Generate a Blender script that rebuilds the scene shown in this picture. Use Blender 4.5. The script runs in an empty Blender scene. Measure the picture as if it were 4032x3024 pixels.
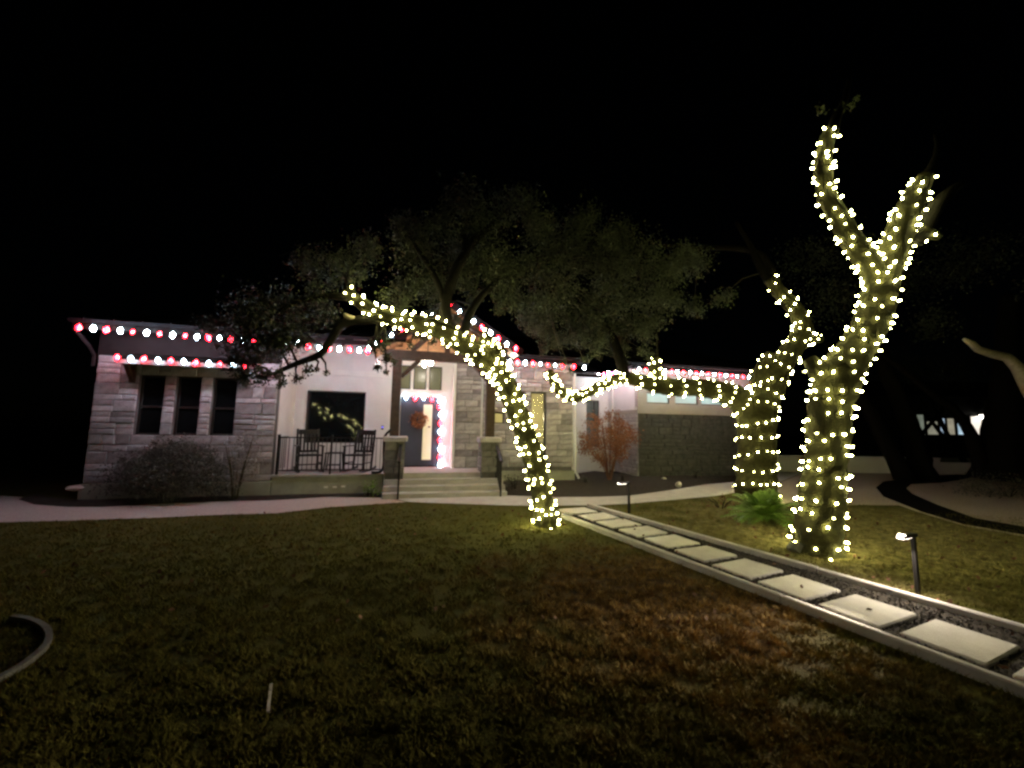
import bpy, math, random
import numpy as np
from mathutils import Vector, Matrix, noise

# ------------------------------------------------------------------ camera, sky, moon, exposure
scene = bpy.context.scene
COL = scene.collection
F, CX, CY, EYE = 1568.0, 2016.0, 1512.0, 1.7
PITCH, ROLL = math.atan(173 / F), math.radians(0.9)
cam = bpy.data.cameras.new("camera")
cam.sensor_width = 36
cam.lens = F / 4032 * 36
cam.clip_end = 600
cam_o = bpy.data.objects.new("camera", cam)
COL.objects.link(cam_o)
RM = Matrix.Rotation(math.pi / 2 + PITCH, 3, 'X') @ Matrix.Rotation(ROLL, 3, 'Z')
cam_o.matrix_world = Matrix.Translation((0, 0, EYE)) @ RM.to_4x4()
scene.camera = cam_o

world = bpy.data.worlds.new("World")
scene.world = world
world.use_nodes = True
wn = world.node_tree
sky = wn.nodes.new("ShaderNodeTexSky")
sky.sky_type = 'NISHITA'
sky.sun_disc = False
sky.sun_elevation = math.radians(20)
sky.sun_rotation = math.radians(200)
wn.links.new(sky.outputs[0], wn.nodes["Background"].inputs[0])
wn.nodes["Background"].inputs[1].default_value = 0.00006

moon = bpy.data.lights.new("moon", 'SUN')
moon.energy = 0.004
moon.angle = math.radians(0.5)
moon.color = (0.8, 0.88, 1.0)
moon_o = bpy.data.objects.new("moon", moon)
COL.objects.link(moon_o)
moon_o.rotation_euler = (math.radians(70), 0, math.radians(200))

scene.view_settings.view_transform = 'Standard'
scene.view_settings.look = 'None'
scene.view_settings.exposure = 0.0
scene.view_settings.gamma = 1.0
scene.view_settings.use_curve_mapping = False
scene.render.engine = 'CYCLES'
scene.cycles.filter_width = 2.6
scene.cycles.use_denoising = True
scene.cycles.max_bounces = 6
scene.cycles.diffuse_bounces = 3
scene.cycles.glossy_bounces = 3
scene.cycles.transmission_bounces = 3
scene.cycles.sample_clamp_indirect = 6.0
try:
    scene.cycles.use_light_tree = True
except Exception:
    pass

# strengths of the lamps that the photograph shows
E_FAIRY, E_C9W, E_C9R, E_PENDANT = 94.0, 172.0, 62.0, 150.0

rng = random.Random(7)
nrg = np.random.default_rng(11)

# ------------------------------------------------------------------ survey: photograph sight lines -> real points
def ray(x, y):
    return RM @ Vector(((x - CX) / F, -(y - CY) / F, -1))
def G(x, y, z=0.0):                                   # point on the ground
    d = ray(x, y)
    return Vector((0, 0, EYE)) + d * ((z - EYE) / d.z)
K = 4032 / 2212
def at(x, y, Y):                                      # point at ground distance Y
    d = ray(x * K, y * K)
    return Vector((0, 0, EYE)) + d * (Y / d.y)
TH = math.radians(13.5)
U = Vector((math.cos(TH), math.sin(TH), 0))
V = Vector((-math.sin(TH), math.cos(TH), 0))
O = Vector((-5.692, 9.552, 0))                        # front corner of the porch slab
def W(a, b, z):
    return O + U * a + V * b + Vector((0, 0, z))
def HB(x, y, b):                                      # point on a plane parallel to the house front
    d = ray(x, y)
    t = (b - V.dot(Vector((0, 0, EYE)) - O)) / V.dot(d)
    P = Vector((0, 0, EYE)) + d * t
    return Vector((U.dot(P - O), b, P.z))

# ------------------------------------------------------------------ helpers
def mat(name, col, rough=0.8, var=0.25, scale=6.0, bump=0.0, bscale=40.0, metal=0.0, col2=None, spec=0.3):
    m = bpy.data.materials.new(name)
    m.use_nodes = True
    nt = m.node_tree
    b = nt.nodes["Principled BSDF"]
    b.inputs["Roughness"].default_value = rough
    b.inputs["Metallic"].default_value = metal
    b.inputs["Specular IOR Level"].default_value = spec
    tc = nt.nodes.new("ShaderNodeTexCoord")
    n = nt.nodes.new("ShaderNodeTexNoise")
    n.inputs["Scale"].default_value = scale
    n.inputs["Detail"].default_value = 6
    n.inputs["Roughness"].default_value = 0.65
    nt.links.new(tc.outputs["Object"], n.inputs["Vector"])
    r = nt.nodes.new("ShaderNodeValToRGB")
    c2 = col2 or tuple(min(1, c * (1 + var)) for c in col)
    c1 = tuple(c * (1 - var) for c in col) if col2 is None else col
    r.color_ramp.elements[0].position = 0.32
    r.color_ramp.elements[1].position = 0.68
    r.color_ramp.elements[0].color = (*c1, 1)
    r.color_ramp.elements[1].color = (*c2, 1)
    nt.links.new(n.outputs["Fac"], r.inputs["Fac"])
    nt.links.new(r.outputs["Color"], b.inputs["Base Color"])
    if bump:
        n2 = nt.nodes.new("ShaderNodeTexNoise")
        n2.inputs["Scale"].default_value = bscale
        n2.inputs["Detail"].default_value = 5
        nt.links.new(tc.outputs["Object"], n2.inputs["Vector"])
        bp = nt.nodes.new("ShaderNodeBump")
        bp.inputs["Strength"].default_value = bump
        bp.inputs["Distance"].default_value = 0.02
        nt.links.new(n2.outputs["Fac"], bp.inputs["Height"])
        nt.links.new(bp.outputs["Normal"], b.inputs["Normal"])
    return m

def vary_by_object(m, lo=0.75, hi=1.2):               # each stone / slab keeps a tone of its own
    nt = m.node_tree
    b = nt.nodes["Principled BSDF"]
    src = b.inputs["Base Color"].links[0].from_socket
    oi = nt.nodes.new("ShaderNodeObjectInfo")
    mr = nt.nodes.new("ShaderNodeMapRange")
    mr.inputs["To Min"].default_value = lo
    mr.inputs["To Max"].default_value = hi
    nt.links.new(oi.outputs["Random"], mr.inputs["Value"])
    mx = nt.nodes.new("ShaderNodeVectorMath")
    mx.operation = 'SCALE'
    nt.links.new(src, mx.inputs[0])
    nt.links.new(mr.outputs[0], mx.inputs["Scale"])
    nt.links.new(mx.outputs[0], b.inputs["Base Color"])
    return m

def glow(name, col, s, base=(0.5, 0.5, 0.5), noise_scale=0, lo=0.5):
    m = bpy.data.materials.new(name)
    m.use_nodes = True
    nt = m.node_tree
    b = nt.nodes["Principled BSDF"]
    b.inputs["Base Color"].default_value = (*base, 1)
    b.inputs["Roughness"].default_value = 0.25
    b.inputs["Emission Color"].default_value = (*col, 1)
    b.inputs["Emission Strength"].default_value = s
    if noise_scale:
        tc = nt.nodes.new("ShaderNodeTexCoord")
        n = nt.nodes.new("ShaderNodeTexNoise")
        n.inputs["Scale"].default_value = noise_scale
        mr = nt.nodes.new("ShaderNodeMapRange")
        mr.inputs["From Min"].default_value = 0.3
        mr.inputs["From Max"].default_value = 0.7
        mr.inputs["To Min"].default_value = s * lo
        mr.inputs["To Max"].default_value = s
        nt.links.new(tc.outputs["Object"], n.inputs["Vector"])
        nt.links.new(n.outputs["Fac"], mr.inputs["Value"])
        nt.links.new(mr.outputs[0], b.inputs["Emission Strength"])
    return m

def tag(o, label=None, cat=None, group=None, kind=None):
    if label: o["label"] = label
    if cat: o["category"] = cat
    if group: o["group"] = group
    if kind: o["kind"] = kind
    return o

def empty(name, loc=(0, 0, 0), rz=0.0, parent=None):
    o = bpy.data.objects.new(name, None)
    o.location = loc
    o.rotation_euler = (0, 0, rz)
    o.empty_display_size = 0.1
    if parent: o.parent = parent
    COL.objects.link(o)
    return o

def link(name, me, parent=None, loc=(0, 0, 0), rot=None, scale=None):
    o = bpy.data.objects.new(name, me)
    o.location = loc
    if rot is not None: o.rotation_euler = rot
    if scale is not None: o.scale = scale
    if parent: o.parent = parent
    COL.objects.link(o)
    return o

class MB:
    def __init__(s):
        s.v = []; s.f = []
    def add(s, vs, fs):
        n = len(s.v)
        s.v += [tuple(v) for v in vs]
        s.f += [tuple(i + n for i in f) for f in fs]
        return s
    def box(s, x0, x1, y0, y1, z0, z1):
        return s.add([(x0, y0, z0), (x1, y0, z0), (x1, y1, z0), (x0, y1, z0), (x0, y0, z1), (x1, y0, z1), (x1, y1, z1), (x0, y1, z1)],
                     [(0, 3, 2, 1), (4, 5, 6, 7), (0, 1, 5, 4), (1, 2, 6, 5), (2, 3, 7, 6), (3, 0, 4, 7)])
    def bbox(s, x0, x1, y0, y1, z0, z1, c=0.015):     # box with chamfered vertical and top edges
        a = [(x0 + c, y0), (x1 - c, y0), (x1, y0 + c), (x1, y1 - c), (x1 - c, y1), (x0 + c, y1), (x0, y1 - c), (x0, y0 + c)]
        i = [(min(max(x, x0 + c), x1 - c), min(max(y, y0 + c), y1 - c)) for x, y in a]
        vs = [(x, y, z0) for x, y in a] + [(x, y, z1 - c) for x, y in a] + [(x, y, z1) for x, y in i]
        fs = [tuple(range(7, -1, -1)), tuple(range(16, 24))]
        for r in (0, 8):
            for k in range(8):
                fs.append((r + k, r + (k + 1) % 8, r + 8 + (k + 1) % 8, r + 8 + k))
        return s.add(vs, fs)
    def tube(s, pts, rad, n=8, cap=True, wob=0.0, seed=0.0, wscale=4.0):
        pts = [Vector(p) for p in pts]
        if not hasattr(rad, '__len__'): rad = [rad] * len(pts)
        base = len(s.v)
        t0 = (pts[1] - pts[0]).normalized()
        x = t0.orthogonal().normalized()
        for i, p in enumerate(pts):
            t = (pts[min(i + 1, len(pts) - 1)] - pts[max(i - 1, 0)]).normalized()
            x = (x - t * x.dot(t)).normalized()
            y = t.cross(x)
            for k in range(n):
                an = 2 * math.pi * k / n
                d = x * math.cos(an) + y * math.sin(an)
                r = rad[i]
                if wob:
                    q = p + d * r
                    q2 = Vector((q.x, q.y, q.z * .35)) * wscale * 4.2
                    ridge = 1 - 2 * abs(noise.noise(q2 + Vector((seed, 0, 0))))
                    r *= 1 + wob * noise.noise(q * wscale + Vector((seed, seed, seed))) + 0.55 * wob * ridge
                s.v.append(tuple(p + d * r))
        for i in range(len(pts) - 1):
            for k in range(n):
                a = base + i * n + k; b = base + i * n + (k + 1) % n
                s.f.append((a, b, b + n, a + n))
        if cap:
            s.f.append(tuple(base + k for k in range(n - 1, -1, -1)))
            e = base + (len(pts) - 1) * n
            s.f.append(tuple(e + k for k in range(n)))
        return s
    def lathe(s, prof, n=12, c=(0, 0, 0)):
        base = len(s.v)
        for r, z in prof:
            for k in range(n):
                an = 2 * math.pi * k / n
                s.v.append((c[0] + r * math.cos(an), c[1] + r * math.sin(an), c[2] + z))
        for i in range(len(prof) - 1):
            for k in range(n):
                a = base + i * n + k; b = base + i * n + (k + 1) % n
                s.f.append((a, b, b + n, a + n))
        s.f.append(tuple(base + k for k in range(n - 1, -1, -1)))
        e = base + (len(prof) - 1) * n
        s.f.append(tuple(e + k for k in range(n)))
        return s
    def bar(s, p, q, w, h):                            # rectangular bar between two points
        p, q = Vector(p), Vector(q)
        t = (q - p).normalized()
        up = Vector((0, 0, 1)) if abs(t.z) < 0.95 else Vector((0, 1, 0))
        x = t.cross(up).normalized() * w / 2
        y = x.cross(t).normalized() * h / 2
        vs = [p - x - y, p + x - y, p + x + y, p - x + y, q - x - y, q + x - y, q + x + y, q - x + y]
        return s.add(vs, [(0, 3, 2, 1), (4, 5, 6, 7), (0, 1, 5, 4), (1, 2, 6, 5), (2, 3, 7, 6), (3, 0, 4, 7)])
    def prism(s, poly, z0, z1):
        n = len(poly)
        vs = [(p[0], p[1], z0) for p in poly] + [(p[0], p[1], z1) for p in poly]
        fs = [tuple(range(n - 1, -1, -1)), tuple(range(n, 2 * n))]
        for i in range(n):
            j = (i + 1) % n
            fs.append((i, j, n + j, n + i))
        return s.add(vs, fs)
    def mesh(s, name, m, off=(0, 0, 0), smooth=False):
        me = bpy.data.meshes.new(name)
        o = off
        me.from_pydata([(v[0] - o[0], v[1] - o[1], v[2] - o[2]) for v in s.v], [], s.f)
        if m: me.materials.append(m)
        if smooth:
            me.polygons.foreach_set("use_smooth", [True] * len(me.polygons))
        me.validate()
        me.update()
        return me
    def build(s, name, m, parent=None, off=(0, 0, 0), smooth=False, loc=(0, 0, 0)):
        return link(name, s.mesh(name, m, off, smooth), parent, loc)

def fast_mesh(name, verts, k, m):                     # verts (N,k,3): N loose faces of k corners
    N = len(verts)
    me = bpy.data.meshes.new(name)
    me.vertices.add(N * k); me.loops.add(N * k); me.polygons.add(N)
    me.vertices.foreach_set("co", np.ascontiguousarray(verts, dtype=np.float32).ravel())
    me.loops.foreach_set("vertex_index", np.arange(N * k, dtype=np.int32))
    me.polygons.foreach_set("loop_start", np.arange(0, N * k, k, dtype=np.int32))
    me.polygons.foreach_set("loop_total", np.full(N, k, dtype=np.int32))
    me.materials.append(m)
    me.update(calc_edges=True)
    return me

def leaf_quads(c, size, flat=0.0):                    # leaf-shaped quads at points c (N,3)
    N = len(c)
    d = nrg.normal(size=(N, 3)); d /= np.linalg.norm(d, axis=1)[:, None]
    u = nrg.normal(size=(N, 3)); u[:, 2] *= 1 - flat
    s = np.cross(d, u); s /= np.linalg.norm(s, axis=1)[:, None]
    L = (size * nrg.uniform(0.6, 1.3, N))[:, None]
    w = L * 0.32
    return np.stack([c - d * L * 0.5, c + s * w - d * L * 0.05, c + d * L * 0.5, c - s * w - d * L * 0.05], axis=1)

def clumps(lst, per, size, twig=True):
    out = []
    for (p, r) in lst:
        n = max(20, int(per * (r / 0.5) ** 2))
        sub = max(3, int(9 * r / 0.5))
        cs = nrg.normal(size=(sub, 3)); cs /= np.linalg.norm(cs, axis=1)[:, None]
        cs = cs * (nrg.uniform(0.2, 1.0, sub) ** 0.6)[:, None] * r * np.array([1.0, 1.0, 0.75])
        pick = nrg.integers(0, sub, n)
        q = cs[pick] + nrg.normal(size=(n, 3)) * r * 0.30
        out.append(q + np.array(p))
    return leaf_quads(np.concatenate(out), size)

def spline(pts, rads, step):
    """Catmull-Rom through pts (Vectors), radii interpolated alongside."""
    P = [pts[0] * 2 - pts[1]] + list(pts) + [pts[-1] * 2 - pts[-2]]
    R = [rads[0]] + list(rads) + [rads[-1]]
    op, orad = [], []
    for i in range(1, len(P) - 2):
        L = (P[i + 1] - P[i]).length
        n = max(1, int(L / step))
        for j in range(n):
            t = j / n
            a, b, c, d = P[i - 1], P[i], P[i + 1], P[i + 2]
            op.append(0.5 * ((2 * b) + (c - a) * t + (2 * a - 5 * b + 4 * c - d) * t * t + (3 * b - a - 3 * c + d) * t ** 3))
            orad.append(R[i] * (1 - t) + R[i + 1] * t)
    op.append(P[-2]); orad.append(R[-2])
    return op, orad

# ------------------------------------------------------------------ materials
M = {}
M['stone'] = vary_by_object(mat('limestone', (0.39, 0.365, 0.37), 0.9, 0.3, 7, 0.5, 28), 0.6, 1.25)
M['stoneunlit'] = vary_by_object(mat('unlit_limestone', (0.075, 0.072, 0.07), 0.9, 0.35, 7, 0.5, 28), 0.8, 1.1)  # darker limestone copy: the garage wall's shade is put into the colour
M['stoneshade'] = vary_by_object(mat('shaded_limestone', (0.2, 0.19, 0.18), 0.9, 0.3, 7, 0.5, 28), 0.7, 1.2)  # limestone copy for the piers, with their shade put into the colour
M['mortarunlit'] = mat('unlit_mortar', (0.035, 0.032, 0.03), 0.95, 0.2, 9, 0.3, 60)  # mortar darkened along with the garage stone, shade put into the colour
M['mortar'] = mat('mortar', (0.12, 0.112, 0.11), 0.95, 0.2, 9, 0.3, 60)
M['stucco'] = mat('white_stucco', (0.75, 0.735, 0.73), 0.85, 0.05, 2.5, 0.12, 90)
M['stucco2'] = mat('tan_stucco', (0.42, 0.38, 0.34), 0.88, 0.08, 3, 0.15, 90)
M['trimwhite'] = mat('white_trim', (0.78, 0.77, 0.75), 0.5, 0.04, 5)
M['concrete'] = mat('concrete', (0.47, 0.44, 0.435), 0.88, 0.14, 3.5, 0.25, 70)
M['foundation'] = mat('foundation_concrete', (0.33, 0.33, 0.27), 0.92, 0.2, 2.5, 0.3, 50)
M['paver'] = vary_by_object(mat('paver_concrete', (0.54, 0.515, 0.48), 0.85, 0.1, 4, 0.35, 60, col2=(0.67, 0.645, 0.61)), 0.84, 1.08)
M['timber'] = mat('dark_timber', (0.055, 0.033, 0.022), 0.6, 0.35, 8, 0.25, 40)
M['cedar'] = vary_by_object(mat('cedar_board', (0.66, 0.38, 0.2), 0.55, 0.25, 5, 0.1, 30), 0.8, 1.15)
M['fascia'] = mat('brown_fascia', (0.007, 0.0055, 0.0055), 0.9, 0.15, 4, spec=0.03)
M['soffit'] = mat('soffit', (0.2, 0.18, 0.17), 0.7, 0.08, 4)
M['frieze'] = mat('grey_frieze_paint', (0.02, 0.0165, 0.017), 0.95, 0.2, 5, 0.1, 30, spec=0.02)
M['roof'] = mat('dark_metal_roof', (0.008, 0.008, 0.009), 0.75, 0.2, 3, spec=0.05)
M['black'] = mat('black_iron', (0.012, 0.011, 0.011), 0.45, 0.3, 12)
M['chair'] = mat('black_painted_wood', (0.016, 0.014, 0.014), 0.45, 0.3, 10)
M['door'] = mat('slate_door_paint', (0.055, 0.062, 0.082), 0.35, 0.12, 3)
M['glass'] = mat('dark_window_glass', (0.006, 0.007, 0.008), 0.04, 0.1, 2, spec=0.7)
M['winframe'] = mat('bronze_frame', (0.03, 0.026, 0.024), 0.4, 0.2, 6)
M['bark'] = mat('oak_bark', (0.048, 0.044, 0.015), 0.95, 0.5, 14, 1.0, 45)
M['barkunlit'] = mat('unlit_oak_bark', (0.013, 0.011, 0.008), 0.95, 0.4, 12, 0.8, 30)  # darker bark copy: shade of the unlit branches put into the colour
M['barkpale'] = mat('lit_pale_bark', (0.42, 0.36, 0.27), 0.9, 0.3, 14, 0.8, 30)  # pale bark, kept bright to stand in for lamp light on the limb
M['leaf'] = mat('oak_leaves', (0.044, 0.052, 0.027), 0.6, 0.5, 3)
M['leafdk'] = mat('shrub_leaves', (0.09, 0.088, 0.07), 0.65, 0.5, 4)
M['leafred'] = mat('russet_leaves', (0.32, 0.13, 0.065), 0.7, 0.45, 5)
M['leafgreen'] = mat('frond_green', (0.16, 0.26, 0.05), 0.5, 0.45, 6)
M['leafdry'] = mat('dry_leaves', (0.16, 0.08, 0.05), 0.8, 0.4, 6)
M['lawn'] = mat('lawn_turf', (0.050, 0.049, 0.012), 0.98, 0.3, 1.1, 0.8, 60, col2=(0.09, 0.083, 0.024), spec=0.05)
M['blade'] = mat('grass_blades', (0.082, 0.082, 0.018), 0.9, 0.3, 0.9, col2=(0.15, 0.13, 0.036), spec=0.05)
M['granite'] = mat('decomposed_granite', (0.50, 0.41, 0.37), 0.95, 0.2, 30, 0.6, 120)
M['drive'] = mat('gravel_drive', (0.40, 0.33, 0.27), 0.95, 0.3, 25, 0.6, 90)
M['soil'] = mat('dark_mulch', (0.035, 0.028, 0.022), 0.98, 0.5, 14, 0.9, 50)
M['mulch'] = mat('black_mulch', (0.006, 0.005, 0.005), 0.98, 0.4, 14, 0.9, 50, spec=0.03)
M['pebble'] = mat('dark_pebbles', (0.06, 0.055, 0.05), 0.85, 0.7, 30)
M['rock'] = mat('pale_rock', (0.5, 0.47, 0.42), 0.9, 0.2, 8, 0.5, 30)
M['greyrock'] = mat('grey_rock', (0.10, 0.097, 0.09), 0.9, 0.2, 8, 0.5, 30)
M['whitewall'] = mat('white_wall_plaster', (0.84, 0.81, 0.77), 0.9, 0.06, 1.5, 0.2, 30)
M['house2'] = mat('far_house_wall', (0.02, 0.02, 0.02), 0.9, 0.2, 2)
M['wire'] = mat('green_cable', (0.01, 0.018, 0.008), 0.6, 0.2, 10)
M['roomwall'] = mat('room_paint', (0.52, 0.5, 0.33), 0.9, 0.04, 2)
M['white'] = mat('white_ceramic', (0.8, 0.8, 0.8), 0.3, 0.04, 5)
M['fairy'] = glow('fairy_bulb', (0.94, 0.90, 0.35), E_FAIRY)
M['c9w'] = glow('cool_white_bulb', (0.60, 0.83, 1.0), E_C9W)
M['c9r'] = glow('red_bulb', (1.0, 0.006, 0.016), E_C9R)
M['c9w_dim'] = glow('cool_white_bulb_dim', (0.60, 0.83, 1.0), E_C9W * 0.30)
M['c9r_dim'] = glow('red_bulb_dim', (1.0, 0.008, 0.02), E_C9R * 0.5)
M['c9w_hot'] = glow('cool_white_bulb_bright', (0.86, 0.9, 1.0), E_C9W * 1.5)
M['c9r_hot'] = glow('red_bulb_bright', (1.0, 0.02, 0.08), E_C9R * 1.6)
M['pend'] = glow('pendant_bulb', (1.0, 0.88, 0.70), E_PENDANT)
M['led'] = glow('led_strip', (1.0, 0.9, 0.78), 10.0)
M['doorglass'] = glow('lit_door_glass', (1.0, 0.84, 0.34), 0.62, noise_scale=1.2, lo=0.75)
M['transglass'] = glow('lit_transom_glass', (1.0, 0.9, 0.45), 0.16, base=(0.02, 0.02, 0.02), noise_scale=2.2, lo=0.6)
M['teal'] = glow('lit_clerestory_glass', (0.5, 0.95, 0.95), 0.5, noise_scale=1.6, lo=0.6)
M['recglass'] = glow('lit_recess_glass', (0.85, 0.95, 0.8), 0.10, base=(0.02, 0.02, 0.02), noise_scale=2.5, lo=0.4)
M['blue'] = glow('doorbell_ring', (0.08, 0.1, 1.0), 3.0)
M['shade'] = glow('lamp_shade', (1.0, 0.52, 0.16), 0.9)

def lit_grass_patch(m, col, centre, radius):            # brown grass tone with a pool of lamp light painted in
    nt = m.node_tree
    b = nt.nodes["Principled BSDF"]
    src = b.inputs["Base Color"].links[0].from_socket
    tc = nt.nodes.new("ShaderNodeTexCoord")
    n = nt.nodes.new("ShaderNodeTexNoise"); n.inputs["Scale"].default_value = 1.6; n.inputs["Detail"].default_value = 7
    nt.links.new(tc.outputs["Object"], n.inputs["Vector"])
    d = nt.nodes.new("ShaderNodeVectorMath"); d.operation = 'DISTANCE'; d.inputs[1].default_value = centre
    nt.links.new(tc.outputs["Object"], d.inputs[0])
    ad = nt.nodes.new("ShaderNodeMath"); ad.operation = 'MULTIPLY_ADD'; ad.inputs[1].default_value = radius * 1.6
    nt.links.new(n.outputs["Fac"], ad.inputs[0]); nt.links.new(d.outputs["Value"], ad.inputs[2])
    mr = nt.nodes.new("ShaderNodeMapRange")
    mr.inputs["From Min"].default_value = radius * 1.25; mr.inputs["From Max"].default_value = radius * 1.95
    mr.inputs["To Min"].default_value = 1; mr.inputs["To Max"].default_value = 0
    nt.links.new(ad.outputs[0], mr.inputs["Value"])
    n2 = nt.nodes.new("ShaderNodeTexNoise"); n2.inputs["Scale"].default_value = 9; n2.inputs["Detail"].default_value = 5
    nt.links.new(tc.outputs["Object"], n2.inputs["Vector"])
    r = nt.nodes.new("ShaderNodeValToRGB")
    r.color_ramp.elements[0].position = .35; r.color_ramp.elements[1].position = .68
    r.color_ramp.elements[0].color = (*[c * .35 for c in col], 1); r.color_ramp.elements[1].color = (*col, 1)
    nt.links.new(n2.outputs["Fac"], r.inputs["Fac"])
    mx = nt.nodes.new("ShaderNodeMix"); mx.data_type = 'RGBA'
    nt.links.new(mr.outputs[0], mx.inputs["Factor"]); nt.links.new(src, mx.inputs["A"]); nt.links.new(r.outputs["Color"], mx.inputs["B"])
    nt.links.new(mx.outputs["Result"], b.inputs["Base Color"])
lit_grass_patch(M['lawn'], (0.11, 0.066, 0.028), (1.45, 4.3, 0), 1.9)
lit_grass_patch(M['lawn'], (0.26, 0.22, 0.10), (6.0, 7.0, 0), 3.4)  # paler turf by the right oak: its brightness is painted light
lit_grass_patch(M['blade'], (0.36, 0.31, 0.14), (6.0, 7.0, 0), 3.4)
lit_grass_patch(M['blade'], (0.40, 0.26, 0.095), (1.45, 4.3, 0), 1.9)
def flicker(m, s, lo, hi):                            # no two bulbs equally bright
    nt = m.node_tree
    oi = nt.nodes.new("ShaderNodeObjectInfo"); mr = nt.nodes.new("ShaderNodeMapRange")
    mr.inputs["To Min"].default_value = s * lo; mr.inputs["To Max"].default_value = s * hi
    nt.links.new(oi.outputs["Random"], mr.inputs["Value"])
    nt.links.new(mr.outputs[0], nt.nodes["Principled BSDF"].inputs["Emission Strength"])
flicker(M['fairy'], E_FAIRY, 0.25, 1.75)
flicker(M['c9w'], E_C9W, 0.6, 1.4)
flicker(M['c9r'], E_C9R, 0.6, 1.4)
M['barksilhouette'] = mat('silhouette_bark', (0.007, 0.006, 0.005), 0.95, 0.4, 12, 0.8, 30, spec=0.05)  # bark darkened to a silhouette, the lack of light put into its colour

# ------------------------------------------------------------------ the setting: ground, lawn, paths
def sheet(name, poly, z, m, kind='structure'):
    mb = MB()
    mb.prism([(p[0], p[1]) for p in poly], z - 0.003, z)
    o = mb.build(name, m)
    return tag(o, kind=kind)

mb = MB()
n = 24
for i in range(n):
    for j in range(n):
        x0, x1 = -150 + 300 * i / n, -150 + 300 * (i + 1) / n
        y0, y1 = -60 + 300 * j / n, -60 + 300 * (j + 1) / n
        mb.add([(x0, y0, 0), (x1, y0, 0), (x1, y1, 0), (x0, y1, 0)], [(0, 1, 2, 3)])
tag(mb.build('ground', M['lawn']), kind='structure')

# gravel path on the left, concrete walk, drive on the right
LOW_L = [G(-500, 2075), G(0, 2058), G(265, 2051), G(597, 2041), G(862, 2028), G(1087, 2022), G(1300, 1998), G(1600, 1978)]
TOP_L = [G(1525, 1962), G(1300, 1958), G(1061, 1972), G(796, 1978), G(597, 1988), G(398, 1998), G(265, 1998), G(133, 1988), G(73, 1968), G(90, 1958), G(-60, 1950), G(-500, 1965)]
sheet('gravel_path', LOW_L + TOP_L, 0.008, M['granite'])
LOW_W = [G(1600, 1977), G(1630, 1980), G(1860, 1988), G(2083, 1994), G(2337, 1992), G(2482, 1985), G(2675, 1968), G(2820, 1954), G(2960, 1930), G(3060, 1903)]
TOP_W = [G(3150, 1866), G(3037, 1858), G(2901, 1898), G(2771, 1910), G(2627, 1934), G(2482, 1954), G(2337, 1959), G(2183, 1960), G(1988, 1953), W(5.75, -0.6, 0), W(2.55, -0.6, 0), G(1527, 1960)]
sheet('concrete_walk', LOW_W + TOP_W, 0.016, M['concrete'])
DRV = [G(3060, 1905), G(3000, 1935), G(3080, 1990), G(3322, 1989), G(3540, 1990), G(3620, 2018), G(3800, 2072), G(4100, 2125), G(4700, 2150), Vector((34, 17, 0)), Vector((30, 20, 0)), Vector((12, 18, 0)), G(3150, 1868)]
sheet('gravel_drive', DRV, 0.006, M['drive'])
band = [(3859, 1862), (3700, 1874), (3560, 1886), (3479, 1897), (3449, 1921), (3479, 1957), (3626, 2016), (3788, 2065), (4032, 2108), (4400, 2150),
        (4400, 2110), (4032, 2076), (3843, 2043), (3691, 1989), (3593, 1946), (3569, 1924), (3588, 1908), (3707, 1902), (3870, 1876)]
sheet('mulch_strip', [G(*p) for p in band], 0.014, M['mulch'])

# planting beds: low mounds of dark soil against the house
def mound(name, front, back, hgt, m):
    mb = MB(); N = 7; rows = []
    for f, b in zip(front, back):
        rows.append([(f.lerp(b, t / N).x, f.lerp(b, t / N).y, 0.012 + hgt * math.sin(min(1, t / N * 1.1) * math.pi / 2) * (0.85 + 0.3 * noise.noise(f.lerp(b, t / N) * 2.0))) for t in range(N + 1)])
    vs = [p for r in rows for p in r]
    fs = [(i * (N + 1) + j, (i + 1) * (N + 1) + j, (i + 1) * (N + 1) + j + 1, i * (N + 1) + j + 1) for i in range(len(rows) - 1) for j in range(N)]
    mb.add(vs, fs)
    return tag(mb.build(name, m, smooth=True), kind='structure')
mound('planting_bed', [G(73, 1968), G(133, 1988), G(265, 1998), G(398, 1998), G(597, 1988), G(796, 1978), G(1061, 1972), G(1300, 1957), G(1510, 1957)],
      [W(-5.0, 1.0, 0), W(-4.4, 0.4, 0), W(-3.7, 0.0, 0), W(-3.0, 0.02, 0), W(-2, 0.02, 0), W(-1, 0.02, 0), W(0.05, 0.02, 0), W(1.2, 0.02, 0), W(2.55, 0.02, 0)], 0.05, M['soil'])
mound('planting_bed', [G(1988, 1953), G(2183, 1960), G(2337, 1959), G(2482, 1954), G(2627, 1934), G(2771, 1910), G(2901, 1898), G(3037, 1860)],
      [W(5.6, 1.3, 0), W(7.2, 1.3, 0), W(8.5, 2.4, 0), W(10.0, 3.6, 0), W(10.9, 1.85, 0), W(12.6, 1.85, 0), W(14.4, 1.85, 0), W(16.6, 1.85, 0)], 0.15, M['soil'])

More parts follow.
